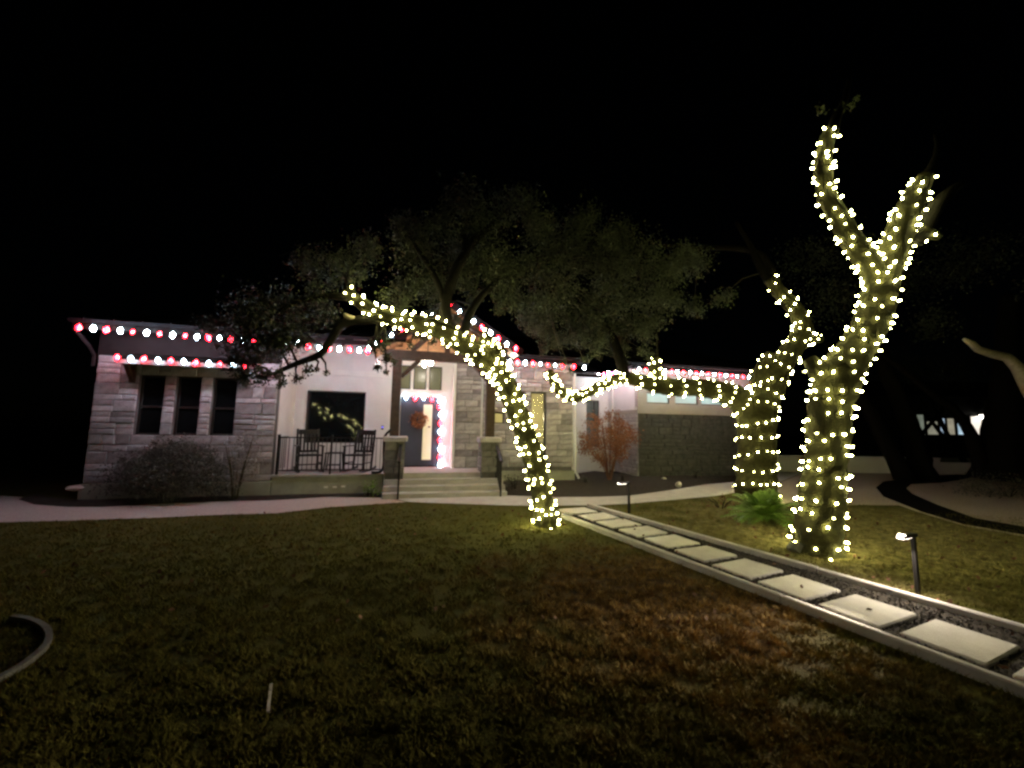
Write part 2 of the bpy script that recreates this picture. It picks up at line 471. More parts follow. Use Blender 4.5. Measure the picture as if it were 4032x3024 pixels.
# stepping-stone path between kerbs
A = Vector((0.4067, -0.9135, 0)); C = Vector((0.9135, 0.4067, 0))
L0, L1 = G(1220 * K, 1120 * K), G(2212 * K, 1505 * K)
R0, R1 = G(1270 * K, 1095 * K), G(2212 * K, 1370 * K)
Ld, Rd = (L1 - L0).normalized(), (R1 - R0).normalized()
Lend, Rend = L0 + Ld * 9.5, R0 + Rd * 10.5
path = sheet('paver_path', [L0 - Ld * 0.25, R0, Rend, Lend], 0.012, M['soil'])
ctr = [(1.40, 8.42), (1.70, 7.88), (1.95, 7.37), (2.21, 6.82), (2.46, 6.26), (2.69, 5.69), (2.93, 5.12), (3.16, 4.56), (3.41, 4.00), (3.68, 3.46), (3.93, 2.90), (4.17, 2.34)]
pm = None
for i, (x, y) in enumerate(ctr):
    mb = MB()
    mb.bbox(-0.315, 0.315, -0.25, 0.25, -0.03, 0.03, 0.012)
    o = mb.build('paver', M['paver'], path)
    o.location = (x, y, 0.012 + rng.uniform(-0.003, 0.004))
    o.rotation_euler = (rng.uniform(-0.014, 0.014), rng.uniform(-0.012, 0.012), math.atan2(C.y, C.x) + rng.uniform(-0.03, 0.03))
def kerb(P0, d, L, side):
    k = tag(empty('kerb', P0), kind='structure')
    s = 0.0
    nrm = Vector((-d.y, d.x, 0)) * side
    while s < L:
        seg = min(L - s, rng.uniform(1.8, 2.4))
        mb = MB(); mb.bbox(0.004, seg - 0.004, -0.036, 0.036, -0.04, 0.08, 0.012)
        o = mb.build('kerb_stone', M['concrete'], k)
        o.location = d * s + Vector((0, 0, rng.uniform(-0.004, 0.004)))
        o.rotation_euler = (0, 0, math.atan2(d.y, d.x) + rng.uniform(-0.004, 0.004))
        s += seg
    return k
kerb(L0 - Ld * 0.1, Ld, 9.5, 1)
kerb(R0, Rd, 10.0, 1)

# pebbles between the pavers (joined, uncountable)
N = 15000
t = nrg.uniform(0, 1, N) ** 1.4
pts = np.zeros((N, 3))
tt = 9.0 * (1 - t) - 0.2
for ax in (0, 1):
    l = L0[ax] + Ld[ax] * tt; r = R0[ax] + Rd[ax] * (tt + 0.6)
    w = nrg.uniform(0.06, 0.95, N)
    if ax == 0: ws = w
    pts[:, ax] = l * (1 - ws) + r * ws
pts[:, 2] = 0.022
quads = []
for k in range(3):
    q = leaf_quads(pts + nrg.normal(size=(N, 3)) * 0.004, 0.02, 0)
    quads.append(q)
o = link('gravel', fast_mesh('gravel', np.concatenate(quads), 4, M['pebble']))
tag(o, kind='stuff')

# grass blades
edge_pts = sorted([(p.x, p.y) for p in LOW_L + LOW_W[2:-1]] + [(9.0, 10.9), (12, 10.5)])
ex, ey = np.array([p[0] for p in edge_pts]), np.array([p[1] for p in edge_pts])
def lawn_ok(x, y):
    ok = y < np.interp(x, ex, ey) - 0.03
    # outside the path
    l = (x - L0.x) * (-Ld.y) + (y - L0.y) * Ld.x      # >0 right side of the left kerb (path side)
    r = (x - R0.x) * (-Rd.y) + (y - R0.y) * Rd.x
    inside = (l > -0.07) & (r < 0.07) & (y < 9.1)
    ok &= ~inside
    dl = G(3540, 1990)
    ok &= ~((x > dl.x - 0.9) & (y > np.interp(x, [dl.x - 0.9, 9.2, 14], [9.7, 8.9, 7.6])))
    return ok
def blades(N, h):
    a_, b_ = 1 / 1.6, 1 / 9.8                          # denser where the blades show larger
    y = 1 / (a_ + nrg.uniform(0, 1, N) * (b_ - a_)); x = nrg.uniform(-1.4, 1.4, N) * (y + .4)
    keep = lawn_ok(x, y)
    x, y = x[keep], y[keep]
    cl = np.array([noise.noise(Vector((a * 5, b * 5, 0))) + 0.6 * noise.noise(Vector((a * 14, b * 14, 3))) for a, b in zip(x, y)])
    keep = nrg.uniform(-0.6, 0.35, len(x)) < cl
    x, y, cl = x[keep], y[keep], cl[keep]
    n = len(x)
    hh = h * nrg.uniform(0.45, 1.25, n) * (1 + 0.5 * cl)
    an = nrg.uniform(0, 2 * math.pi, n); w = nrg.uniform(0.0025, 0.0045, n) * (1 + y * .12)
    lean = nrg.normal(size=(n, 2)) * 0.7
    b0 = np.stack([x - np.cos(an) * w, y - np.sin(an) * w, np.zeros(n)], 1)
    b1 = np.stack([x + np.cos(an) * w, y + np.sin(an) * w, np.zeros(n)], 1)
    tp = np.stack([x + lean[:, 0] * hh, y + lean[:, 1] * hh, hh], 1)
    return np.stack([b0, b1, tp], 1)
test = lawn_ok(np.array([2.46, 0.0, 5.5]), np.array([6.26, 5.0, 6.0]))
g = blades(420000, .036)
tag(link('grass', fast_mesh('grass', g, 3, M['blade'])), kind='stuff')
# fallen leaves and pale bits on the lawn
N = 420
x = nrg.uniform(-6, 8, N); y = nrg.uniform(3.6, 9.3, N)
k = lawn_ok(x, y)
c = np.stack([x[k], y[k], np.full(k.sum(), 0.035)], 1)
tl_ = nrg.uniform(0, 6.5, 26)[:, None]; wl_ = nrg.uniform(0, 1, 26)[:, None]
pl_a = np.array(L0)[None] + np.array(Ld)[None] * tl_; pl_b = np.array(R0)[None] + np.array(Rd)[None] * (tl_ + .6)
cp = pl_a * (1 - wl_) + pl_b * wl_; cp[:, 2] = .05
c = np.concatenate([c, cp])
tag(link('fallen_leaves', fast_mesh('fallen_leaves', leaf_quads(c, 0.055), 4, M['leafdry'])), kind='stuff')

# ------------------------------------------------------------------ the house
house = tag(empty('ranch_house', O, TH), 'long single storey stone and white stucco house with a timber gabled porch', 'house')
HP = lambda mb, name, m, parent=None, smooth=False: mb.build(name, m, parent or house, smooth=smooth)

def wall(name, m, a0, a1, z0, z1, b, openings=(), th=0.2, parent=None):
    xs = sorted({a0, a1, *[o[0] for o in openings], *[o[1] for o in openings]})
    zs = sorted({z0, z1, *[o[2] for o in openings], *[o[3] for o in openings]})
    mb = MB()
    for i in range(len(xs) - 1):
        for j in range(len(zs) - 1):
            cx, cz = (xs[i] + xs[i + 1]) / 2, (zs[j] + zs[j + 1]) / 2
            if any(o[0] < cx < o[1] and o[2] < cz < o[3] for o in openings): continue
            mb.box(xs[i], xs[i + 1], b, b + th, zs[j], zs[j + 1])
    return HP(mb, name, m, parent)

def stone_mesh(w, h, d, sd):
    r = random.Random(sd)
    j = lambda s: r.uniform(-s, s)
    x, z = w / 2, h / 2
    c = 0.012
    vs = []
    vs += [(-x, 0.01, -z), (x, 0.01, -z), (x, 0.01, z), (-x, 0.01, z)]
    vs += [(-x + j(.004), -d * .55, -z + j(.004)), (x + j(.004), -d * .55, -z + j(.004)), (x + j(.004), -d * .55, z + j(.004)), (-x + j(.004), -d * .55, z + j(.004))]
    vs += [(-x + c + j(.005), -d + j(.006), -z + c + j(.005)), (x - c + j(.005), -d + j(.006), -z + c + j(.005)), (x - c + j(.005), -d + j(.006), z - c + j(.005)), (-x + c + j(.005), -d + j(.006), z - c + j(.005))]
    vs += [(j(w * .2), -d - r.uniform(.0, .012), j(h * .15))]
    fs = []
    for q in (0, 4):
        for k in range(4):
            fs.append((q + k, q + (k + 1) % 4, q + 4 + (k + 1) % 4, q + 4 + k))
    fs += [(8, 9, 12), (9, 10, 12), (10, 11, 12), (11, 8, 12)]
    return vs, fs

def ashlar(parent, a0, a1, z0, z1, b, openings=(), seed=1, joined=False, side=None, xr=(0.24, 0.58), sm='stone'):
    """Random-range ashlar: blocks with recessed joints; each block an object (or joined)."""
    r = random.Random(seed)
    cuts = sorted({z0, z1, *[o[2] for o in openings if z0 < o[2] < z1], *[o[3] for o in openings if z0 < o[3] < z1]})
    rows = []
    for lo, hi in zip(cuts[:-1], cuts[1:]):
        z = lo
        while hi - z > 0.02:
            h = r.choice([0.12, 0.15, 0.19, 0.24, 0.26])
            if hi - (z + h) < 0.10: h = hi - z
            if h > 0.32: h /= 2
            rows.append((z, z + h)); z += h
    J = 0.011
    blocks = []
    for (za, zb) in rows:
        segs = [(a0, a1)]
        for o in openings:
            if o[2] < (za + zb) / 2 < o[3]:
                ns = []
                for s0, s1 in segs:
                    if o[0] > s0: ns.append((s0, min(s1, o[0])))
                    if o[1] < s1: ns.append((max(s0, o[1]), s1))
                segs = [s for s in ns if s[1] - s[0] > 0.03]
        for s0, s1 in segs:
            x = s0
            while s1 - x > 0.01:
                w = r.uniform(*xr) * (1.0 if zb - za > 0.14 else 1.15)
                if s1 - (x + w) < 0.18: w = s1 - x
                if w > 0.72: w *= 0.5
                if zb - za > 0.23 and r.random() < 0.45:
                    m_ = za + (zb - za) * r.uniform(.42, .58)
                    w2 = w * r.uniform(.8, 1.0) if s1 - (x + w) > 0.2 else w
                    blocks += [(x, x + w2, za, m_), (x, x + w2, m_, zb)]
                    x += w2
                else:
                    blocks.append((x, x + w, za, zb)); x += w
    mbj = MB()
    for i, (x0, x1, za, zb) in enumerate(blocks):
        vs, fs = stone_mesh(x1 - x0 - J, zb - za - J, r.uniform(.02, .045), seed * 1000 + i)
        c = ((x0 + x1) / 2, b, (za + zb) / 2)
        if side is not None:                           # blocks on a wall that runs front to back at a = side, facing -a
            vs = [(v[1], -v[0], v[2]) for v in vs]
            c = (side, (x0 + x1) / 2, (za + zb) / 2)
        if joined:
            mbj.add([(v[0] + c[0], v[1] + c[1], v[2] + c[2]) for v in vs], fs)
        else:
            mb = MB(); mb.add(vs, fs)
            link('stone', mb.mesh('stone', M[sm]), parent, c)
    if joined:
        o = mbj.build('stone', M[sm], parent)
        o['kind'] = 'stuff'
    return len(blocks)

def window(opening, b, glass, frame='winframe', fw=0.045, mull=None, rail=None, depth=0.09, name='window', fmat=None):
    a0, a1, z0, z1 = opening
    mb = MB()
    y0, y1 = b + depth - 0.03, b + depth + 0.03
    mb.box(a0 + .002, a0 + fw, y0, y1, z0 + .002, z1 - .002); mb.box(a1 - fw, a1 - .002, y0, y1, z0 + .002, z1 - .002)
    mb.box(a0 + fw, a1 - fw, y0, y1, z0 + .002, z0 + fw); mb.box(a0 + fw, a1 - fw, y0, y1, z1 - fw, z1 - .002)
    if rail: mb.box(a0 + fw, a1 - fw, y0 - .004, y1 - .004, rail - .025, rail + .025)
    if mull: mb.box(mull - .025, mull + .025, y0 - .004, y1 - .004, z0 + fw, z1 - fw)
    w = HP(mb, name, M[frame])
    p = MB(); p.box(a0 + fw - .01, a1 - fw + .01, b + depth, b + depth + .012, z0 + fw - .01, z1 - fw + .01)
    HP(p, 'pane', M[glass], w)
    return w

# --- left wing
WB = 0.38
w1, w2, w3 = (-2.76, -2.26, 1.42, 2.76), (-2.04, -1.54, 1.42, 2.76), (-1.31, -0.81, 1.42, 2.76)
HP(MB().box(-3.58, 0.07, -0.06, 0.3, -0.1, WB - .01), 'foundation', M['foundation'])
wingwall = wall('stone_wall', M['mortar'], -3.53, 0.05, WB, 3.86, 0.0, [w1, w2, w3])
ashlar(wingwall, -3.56, 0.05, WB, 3.16, 0.0, [w1, w2, w3], seed=3)
HP(MB().box(-3.57, 0.06, -0.035, -0.002, 3.165, 3.86), 'frieze_board', M['frieze'])
for o in (w1, w2, w3): window(o, 0.0, 'glass', rail=2.05, depth=0.1)
HP(MB().box(-3.53, -3.33, 0.2, 8.0, -0.1, 3.72), 'side_wall', M['mortar'])
HP(MB().box(-0.15, 0.05, 0.2, 1.7, 0.3, 3.92), 'return_wall', M['stucco'])
# awning over the three windows with brackets
aw0, aw1, az = -2.98, -0.52, 2.93
aw = HP(MB().box(aw0, aw1, -0.42, -0.36, az + .02, az + .11), 'awning', M['soffit'])
mb = MB()
mb.add([(aw0, -.36, az + .14), (aw1, -.36, az + .14), (aw1, -.03, az + .3), (aw0, -.03, az + .3), (aw0, -.36, az + .1), (aw1, -.36, az + .1), (aw1, -.03, az + .26), (aw0, -.03, az + .26)],
       [(0, 1, 2, 3), (7, 6, 5, 4), (0, 4, 5, 1), (1, 5, 6, 2), (2, 6, 7, 3), (3, 7, 4, 0)])
HP(mb, 'awning_roof', M['fascia'], aw)
for x in (aw0 + .12, aw1 - .12):
    mb = MB(); mb.box(x - .05, x + .05, -.1, -.04, az - .36, az + .2); mb.bar((x, -.08, az - .3), (x, -.34, az + .06), .07, .07); mb.box(x - .045, x + .045, -.36, -.1, az + .0, az + .07)
    HP(mb, 'bracket', M['timber'], aw)

# --- porch slab, steps, walls
HP(MB().box(0.08, 2.58, -0.02, 1.5, -0.1, 0.46).box(0.06, 2.6, -0.06, 1.5, 0.46, 0.51), 'porch_slab', M['foundation'])
HP(MB().box(0.06, 2.598, -0.058, 1.499, 0.5, 0.514), 'porch_floor', M['concrete'])
HP(MB().box(2.6, 5.62, 0.0, 1.6, -0.1, 0.52), 'entry_floor', M['concrete'])
for i in range(3):
    HP(MB().bbox(2.62, 5.6, -0.24 * (i + 1), -0.24 * i - .002 if i else -.002, -0.1, 0.52 - 0.13 * (i + 1), .012), 'step', M['concrete'])
for k_, (x, z) in enumerate([(1.27, 0.21), (1.47, 0.21), (1.66, 0.22)]):
    HP(MB().bbox(x - .045, x + .045, -.03, -.016, z - .018, z + .018, .006), 'pale_plate', M['trimwhite'])  # three small pale plates in a row on the slab front
pw = (0.33, 1.89, 1.2, 2.66)
wall('porch_wall', M['stucco'], 0.05, 2.56, 0.5, 4.3, 1.5, [pw])
window(pw, 1.5, 'glass', depth=0.1, fw=0.035)
HP(MB().box(0.05, 2.56, 1.46, 1.498, 3.1, 3.26), 'ceiling_trim', M['trimwhite'])
HP(MB().box(2.56, 2.62, 1.5, 1.62, 0.5, 3.7), 'door_jamb', M['trimwhite'])
# entry: door wall with transom
dr = (2.86, 4.02, 0.53, 2.58)
tr = [(2.72, 3.12, 2.80, 3.52), (3.20, 3.58, 2.80, 3.52), (3.66, 4.04, 2.80, 3.52)]
wall('entry_wall', M['trimwhite'], 2.62, 4.36, 0.52, 4.0, 1.6, [dr] + tr, th=.16)
for o in tr: window(o, 1.6, 'transglass', fw=0.03, depth=.08)
d = HP(MB().box(dr[0] + .01, dr[1] - .01, 1.67, 1.72, dr[2] + .01, dr[3] - .008), 'door', M['door'])
HP(MB().box(3.53, 3.79, 1.655, 1.672, 0.72, 2.36), 'door_glass', M['doorglass'], d)
HP(MB().tube([(3.92, 1.6, 1.35), (3.92, 1.6, 1.85)], .012, 8).box(3.91, 3.93, 1.6, 1.672, 1.4, 1.42).box(3.91, 3.93, 1.6, 1.672, 1.78, 1.80), 'door_handle', M['black'], d)
HP(MB().box(2.84, 4.04, 1.56, 1.66, 0.515, 0.55), 'threshold', M['fascia'])
HP(MB().box(4.36, 4.44, 1.17, 1.76, 0.52, 3.7), 'jamb_wall', M['trimwhite'])
# right entry wall
tw = (6.75, 7.24, 0.85, 2.82)
s1 = (6.05, 6.55, 2.50, 2.82); s2 = (5.62, 5.92, 1.83, 2.16)
HP(MB().box(4.4, 8.16, 1.12, 1.4, -0.1, 0.42), 'foundation', M['foundation'])
ew = wall('stone_wall', M['mortar'], 4.45, 8.10, 0.42, 3.9, 1.2, [tw, s1, s2])
nst = ashlar(ew, 4.45, 8.13, 0.53, 3.9, 1.2, [tw, s1, s2], seed=5)
window(tw, 1.2, 'recglass', depth=.1, fw=.04)
# the tall window and the small ones look into a lit room: clear panes
clear = bpy.data.materials.new('clear_glass'); clear.use_nodes = True
nt = clear.node_tree; b_ = nt.nodes["Principled BSDF"]
mixn = nt.nodes.new("ShaderNodeMixShader"); tb = nt.nodes.new("ShaderNodeBsdfTransparent"); gl = nt.nodes.new("ShaderNodeBsdfGlossy")
gl.inputs["Roughness"].default_value = 0.03
mixn.inputs[0].default_value = 0.012
nt.links.new(tb.outputs[0], mixn.inputs[1]); nt.links.new(gl.outputs[0], mixn.inputs[2])
nt.links.new(mixn.outputs[0], nt.nodes["Material Output"].inputs["Surface"])
M['clear'] = clear
for ob in list(bpy.data.objects):
    if ob.name.startswith('pane') and ob.data.materials[0] is M['recglass']:
        ob.data.materials[0] = clear
for o in (s1, s2): window(o, 1.2, 'clear', depth=.1, fw=.03)
room = MB()
room.box(5.2, 8.05, 3.4, 3.5, 0.53, 3.3); room.box(5.1, 5.2, 1.41, 3.5, 0.53, 3.3); room.box(8.0, 8.1, 1.41, 3.4, 0.53, 3.3)
room.box(5.2, 8.0, 1.41, 3.4, 3.2, 3.3); room.box(5.2, 8.0, 1.41, 3.4, 0.45, 0.55)
HP(room, 'room_wall', M['roomwall'])
HP(MB().box(7.93, 8.13, 1.4, 4.0, -0.1, 3.9), 'return_wall', M['mortar'])
# recess with stucco wall, garage wing
rw = (9.85, 10.40, 1.0, 2.84)
wall('recess_wall', M['stucco'], 8.1, 11.0, -0.1, 4.0, 4.0, [rw])
window(rw, 4.0, 'recglass', depth=.08, mull=10.22)
HP(MB().box(9.75, 10.5, 3.9, 3.998, .9, .98), 'sill', M['stone'])
gw = wall('garage_stone_wall', M['mortarunlit'], 10.8, 15.9, -0.1, 2.27, 1.8)
ashlar(gw, 10.78, 15.9, 0.12, 2.27, 1.8, seed=8, joined=True, sm='stoneunlit')
HP(MB().box(10.8, 11.0, 2.0, 4.0, -0.1, 2.27), 'garage_side_wall', M['mortarunlit'])
ashlar(gw, 1.8, 4.0, 0.12, 2.27, 0, seed=9, joined=True, side=10.8)
HP(MB().box(10.76, 15.94, 1.74, 1.8, 2.27, 2.52).box(10.74, 10.8, 1.74, 4.0, 2.27, 2.40), 'stone_ledge', M['stucco2'])
cl = [(11.15, 12.05, 2.64, 3.02), (12.28, 13.23, 2.64, 3.02), (13.36, 14.30, 2.64, 3.02)]
wall('garage_upper_wall', M['stucco2'], 10.8, 15.9, 2.5, 3.98, 1.8, cl)
for o in cl: window(o, 1.8, 'teal', depth=.07, fw=.03)
HP(MB().box(10.8, 11.0, 2.0, 4.0, 2.27, 3.98), 'garage_side_stucco', M['stucco'])
HP(MB().tube([(10.73, 3.5, 3.5), (10.73, 3.5, 0.12)], .045, 8), 'downspout', M['trimwhite'])
HP(MB().tube([(8.18, 1.14, 3.45), (8.2, 1.14, 0.4), (8.25, 1.0, 0.2)], .04, 8), 'downspout', M['trimwhite'])

# --- roofs, fascias, soffits
def eave(a0, a1, b, z):
    return HP(MB().box(a0, a1, b, b + .03, z, z + .12), 'fascia', M['fascia'])
eave(-3.62, 2.25, -0.72, 3.60)
eave(5.75, 8.35, 0.5, 3.64)
eave(10.3, 16.2, 1.25, 3.75)
HP(MB().box(10.3, 10.33, 1.285, 3.4, 3.75, 3.87), 'fascia', M['fascia'])
HP(MB().box(8.36, 10.29, 3.37, 3.4, 3.68, 3.80), 'fascia', M['fascia'])
for i_ in range(10):                                   # rafter tails under the porch eave
    x = -3.4 + .62 * i_
    mb = MB(); mb.bar((x, -.66, 3.63), (x, 1.4, 4.31), .06, .11); HP(mb, 'rafter', M['fascia'])
HP(MB().tube([(-3.6, -.68, 3.58), (-3.58, -.3, 3.32), (-3.6, -.08, 3.14), (-3.6, -.08, 2.9)], .035, 8), 'downspout', M['frieze'])
def slab(name, quad, th=.08):
    mb = MB()
    q = [Vector(p) for p in quad]
    n_ = (q[1] - q[0]).cross(q[2] - q[0]).normalized()
    if n_.z < 0: n_ = -n_
    n4 = len(q)
    vs = [p + n_ * th for p in q] + q
    fs = [tuple(range(n4)), tuple(range(2 * n4 - 1, n4 - 1, -1))] + [(i, n4 + i, n4 + (i + 1) % n4, (i + 1) % n4) for i in range(n4)]
    mb.add(vs, fs)
    return HP(mb, name, M['roof'])
def seams(quad, nn, parent):
    q = [Vector(p) for p in quad]
    n_ = (q[1] - q[0]).cross(q[3] - q[0]).normalized()
    if n_.z < 0: n_ = -n_
    for i in range(nn + 1):
        t_ = (i + .5) / (nn + 1)
        mb = MB(); mb.bar(q[0].lerp(q[1], t_) + n_ * .09, q[3].lerp(q[2], t_) + n_ * .09, .025, .04)
        HP(mb, 'roof_seam', M['roof'], parent)
q = [(-3.68, -.74, 3.725), (3.0, -.74, 3.725), (3.0, 6, 5.98), (0.2, 6, 5.98)]; r_ = slab('roof', q); seams(q, 12, r_)
slab('roof', [(-3.68, -.74, 3.725), (0.2, 6, 5.98), (-3.68, 12, 3.725)])
q = [(5.3, .48, 3.765), (8.42, .48, 3.765), (8.42, 6, 5.6), (5.3, 6, 5.6)]; r_ = slab('roof', q); seams(q, 6, r_)
q = [(8.42, 3.35, 3.81), (10.24, 3.35, 3.81), (10.24, 6, 4.69), (8.42, 6, 4.69)]; slab('roof', q)
q = [(10.25, 1.22, 3.875), (16.3, 1.22, 3.875), (16.3, 6, 5.47), (10.25, 6, 5.47)]; r_ = slab('roof', q); seams(q, 11, r_)
# entry gable: roof slopes with cedar boards under, dark truss in front
AP, ZA, ZE, AL, AR, GB = 4.07, 4.92, 3.72, 2.12, 6.02, -0.42
slab('gable_roof', [(AL, GB, ZE), (AP, GB, ZA), (AP, 4.5, ZA), (AL, 4.5, ZE)], .07)
slab('gable_roof', [(AP, GB, ZA), (AR, GB, ZE), (AR, 4.5, ZE), (AP, 4.5, ZA)], .07)
for s_ in (0, 1):
    nb = 10
    for i in range(nb):
        t0, t1 = (i + .03) / nb, (i + .97) / nb
        e = AL if s_ == 0 else AR
        p0 = (e + (AP - e) * t0, ZE + (ZA - ZE) * t0 - .03); p1 = (e + (AP - e) * t1, ZE + (ZA - ZE) * t1 - .03)
        mb = MB()
        mb.add([(p0[0], GB + .06, p0[1]), (p1[0], GB + .06, p1[1]), (p1[0], 1.95, p1[1]), (p0[0], 1.95, p0[1]),
                (p0[0], GB + .06, p0[1] + .02), (p1[0], GB + .06, p1[1] + .02), (p1[0], 1.95, p1[1] + .02), (p0[0], 1.95, p0[1] + .02)],
               [(0, 3, 2, 1), (4, 5, 6, 7), (0, 1, 5, 4), (1, 2, 6, 5), (2, 3, 7, 6), (3, 0, 4, 7)])
        HP(mb, 'ceiling_board', M['cedar'])
# cedar boards closing the back of the gable
zz = 3.74
while zz < ZA - .12:
    half = (ZA - zz - .16) / (ZA - ZE) * (AP - AL)
    if half > .05:
        HP(MB().box(AP - half, AP + half, 1.30, 1.325, zz, zz + .128), 'gable_board', M['cedar'])
    zz += .135
HP(MB().box(2.62, 4.36, 1.3, 1.6, 3.70, 3.735), 'lintel', M['trimwhite'])
# barge boards and truss
for e in (AL, AR):
    mb = MB(); mb.bar((e, GB - .02, ZE - .02), (AP, GB - .02, ZA - .02), .04, .2); HP(mb, 'barge_board', M['fascia'])
TB = 0.02
tz0, tz1 = 3.44, 3.68
truss = HP(MB().box(2.45, 5.68, TB, TB + .22, tz0, tz1), 'tie_beam', M['timber'])
for (p, q_) in [((AP, TB + .11, tz1), (AP, TB + .11, ZA - .1)), ((3.15, TB + .11, tz1 + .02), (AP - .06, TB + .11, ZA - .35)), ((5.0, TB + .11, tz1 + .02), (AP + .06, TB + .11, ZA - .35)),
                ((2.4, TB + .11, tz1 + .12), (AP, TB + .11, ZA - .16)), ((5.74, TB + .11, tz1 + .12), (AP, TB + .11, ZA - .16))]:
    mb = MB(); mb.bar(p, q_, .14, .13); HP(mb, 'truss_member', M['timber'], truss)
for x in (2.80, 5.29):
    HP(MB().bbox(x - .125, x + .105, TB, TB + .22, 1.44, tz0, .01), 'post', M['timber'])
mb = MB(); mb.bar((2.9, TB + .11, 2.98), (3.36, TB + .11, tz0 + .02), .1, .11); HP(mb, 'knee_brace', M['timber'])
mb = MB(); mb.bar((5.2, TB + .11, 2.98), (4.76, TB + .11, tz0 + .02), .1, .11); HP(mb, 'knee_brace', M['timber'])
# stone plinths under the posts
for x, sd in ((2.84, 21), (5.25, 22)):
    pl = HP(MB().box(x - .22, x + .22, -.17, .27, 0.3, 1.32), 'plinth', M['mortar'])
    r = random.Random(sd); z = 0.53
    while z < 1.31:
        h = min(r.choice([.16, .2, .24]), 1.32 - z)
        if 1.32 - z - h < .1: h = 1.32 - z
        c = r.uniform(-.08, .08)
        for (x0, x1) in ((-.24, c), (c, .24)):
            vs, fs = stone_mesh(x1 - x0 - .012, h - .012, .03, sd * 77 + int(z * 100) + int(x0 * 50))
            mb = MB(); mb.add(vs, fs); link('stone', mb.mesh('stone', M['stoneshade']), pl, (x + (x0 + x1) / 2, -.17, z + h / 2))
        vs, fs = stone_mesh(.43, h - .012, .03, sd * 99 + int(z * 100))
        mb = MB(); mb.add([(v[1], -v[0], v[2]) for v in vs], fs); link('stone', mb.mesh('stone', M['stoneshade']), pl, (x - .22, .05, z + h / 2))
        z += h
    HP(MB().bbox(x - .29, x + .29, -.25, .33, 1.32, 1.45, .03), 'cap', M['concrete'], pl)
HP(MB().box(2.24, 2.36, -.06, .0, 3.2, 3.4), 'corner_block', M['trimwhite'])
# white trim strip beside right post, doorbell ring, black drain pipe
HP(MB().box(5.06, 5.11, 0.3, 0.36, 1.45, 3.44), 'white_strip', M['trimwhite'])
db = HB(1506, 1682, 1.49)
HP(MB().bbox(db.x - .03, db.x + .03, 1.478, 1.499, db.z - .07, db.z + .05, .006), 'doorbell', M['black'])
HP(MB().lathe([(.022, 0), (.022, .006)], 10, (0, 0, 0)), 'doorbell_ring', M['blue'])
ring = bpy.data.objects['doorbell_ring']; ring.location = (db.x, 1.477, db.z); ring.rotation_euler = (math.pi / 2, 0, 0)
pp = [HB(1541, 1690, -.05), HB(1516, 1718, -.08), HB(1512, 1770, -.09), HB(1512, 1820, -.09), HB(1505, 1850, -.09), HB(1488, 1860, -.09), HB(1462, 1860, -.1)]
pp, _ = spline(pp, [1] * len(pp), .04)
HP(MB().tube(pp, .035, 8), 'drain_pipe', M['black'], smooth=True)

# ------------------------------------------------------------------ things by the house
def hthing(name, label, cat, base, group=None):
    o = empty(name, W(*base), TH)
    return tag(o, label, cat, group)

# porch railing
rl = hthing('porch_railing', 'black iron railing with thin upright bars along the porch edge', 'railing', (1.3, 0.02, 0.514))
off = (1.3, 0.02, 0.514)
for (x, w_) in ((.16, .03), (1.33, .022)):
    MB().bbox(x - w_, x + w_, 0.0, 0.05, .514, 1.46, .006).build('post', M['black'], rl, off)
MB().box(.19, 2.57, .008, .042, 1.375, 1.405).build('top_rail', M['black'], rl, off)
MB().box(.19, 2.57, .012, .038, .60, .625).build('bottom_rail', M['black'], rl, off)
bm_ = MB().box(-.007, .007, -.007, .007, .625, 1.375).mesh('baluster', M['black'], (0, 0, .514))
x = .28
while x < 2.56:
    if abs(x - 1.33) > .05: link('baluster', bm_, rl, (x - off[0], .025 - off[1], 0))
    x += .105
# side return of the railing, seen edge-on at the left end
for i in range(5):
    link('baluster', bm_, rl, (.13 - off[0] + .012 * i, .12 + .1 * i - off[1], 0))
MB().bar((.13, .05, 1.39), (.19, .6, 1.39), .03, .03).build('side_rail', M['black'], rl, off)

# stair handrails
def handrail(a, label):
    t = hthing('stair_handrail', label, 'handrail', (a, -.72, 0), 'iron handrails beside the entry steps')
    of = (a, -.72, 0)
    MB().bbox(a - .02, a + .02, -.80, -.76, 0.01, .86, .005).build('newel_post', M['black'], t, of)
    MB().bbox(a - .024, a + .018, -.20, -.164, .39, 1.27, .005).build('newel_post', M['black'], t, of)
    MB().bar((a, -.14, 1.27), (a, -.80, .86), .07, .04).build('top_rail', M['black'], t, of)
    MB().bar((a, -.14, .60), (a, -.78, .14), .03, .025).build('bottom_rail', M['black'], t, of)
    for i in range(5):
        f = (i + .7) / 5.5
        b = -.19 - .57 * f
        MB().box(a - .012, a + .012, b - .012, b + .012, .56 - .4 * f, 1.25 - .38 * f).build('baluster', M['black'], t, of)
handrail(2.98, 'black iron handrail on the front door side of the steps, under the curved drain pipe')
handrail(5.42, 'black iron handrail on the steps beside the leaning light-wrapped tree')

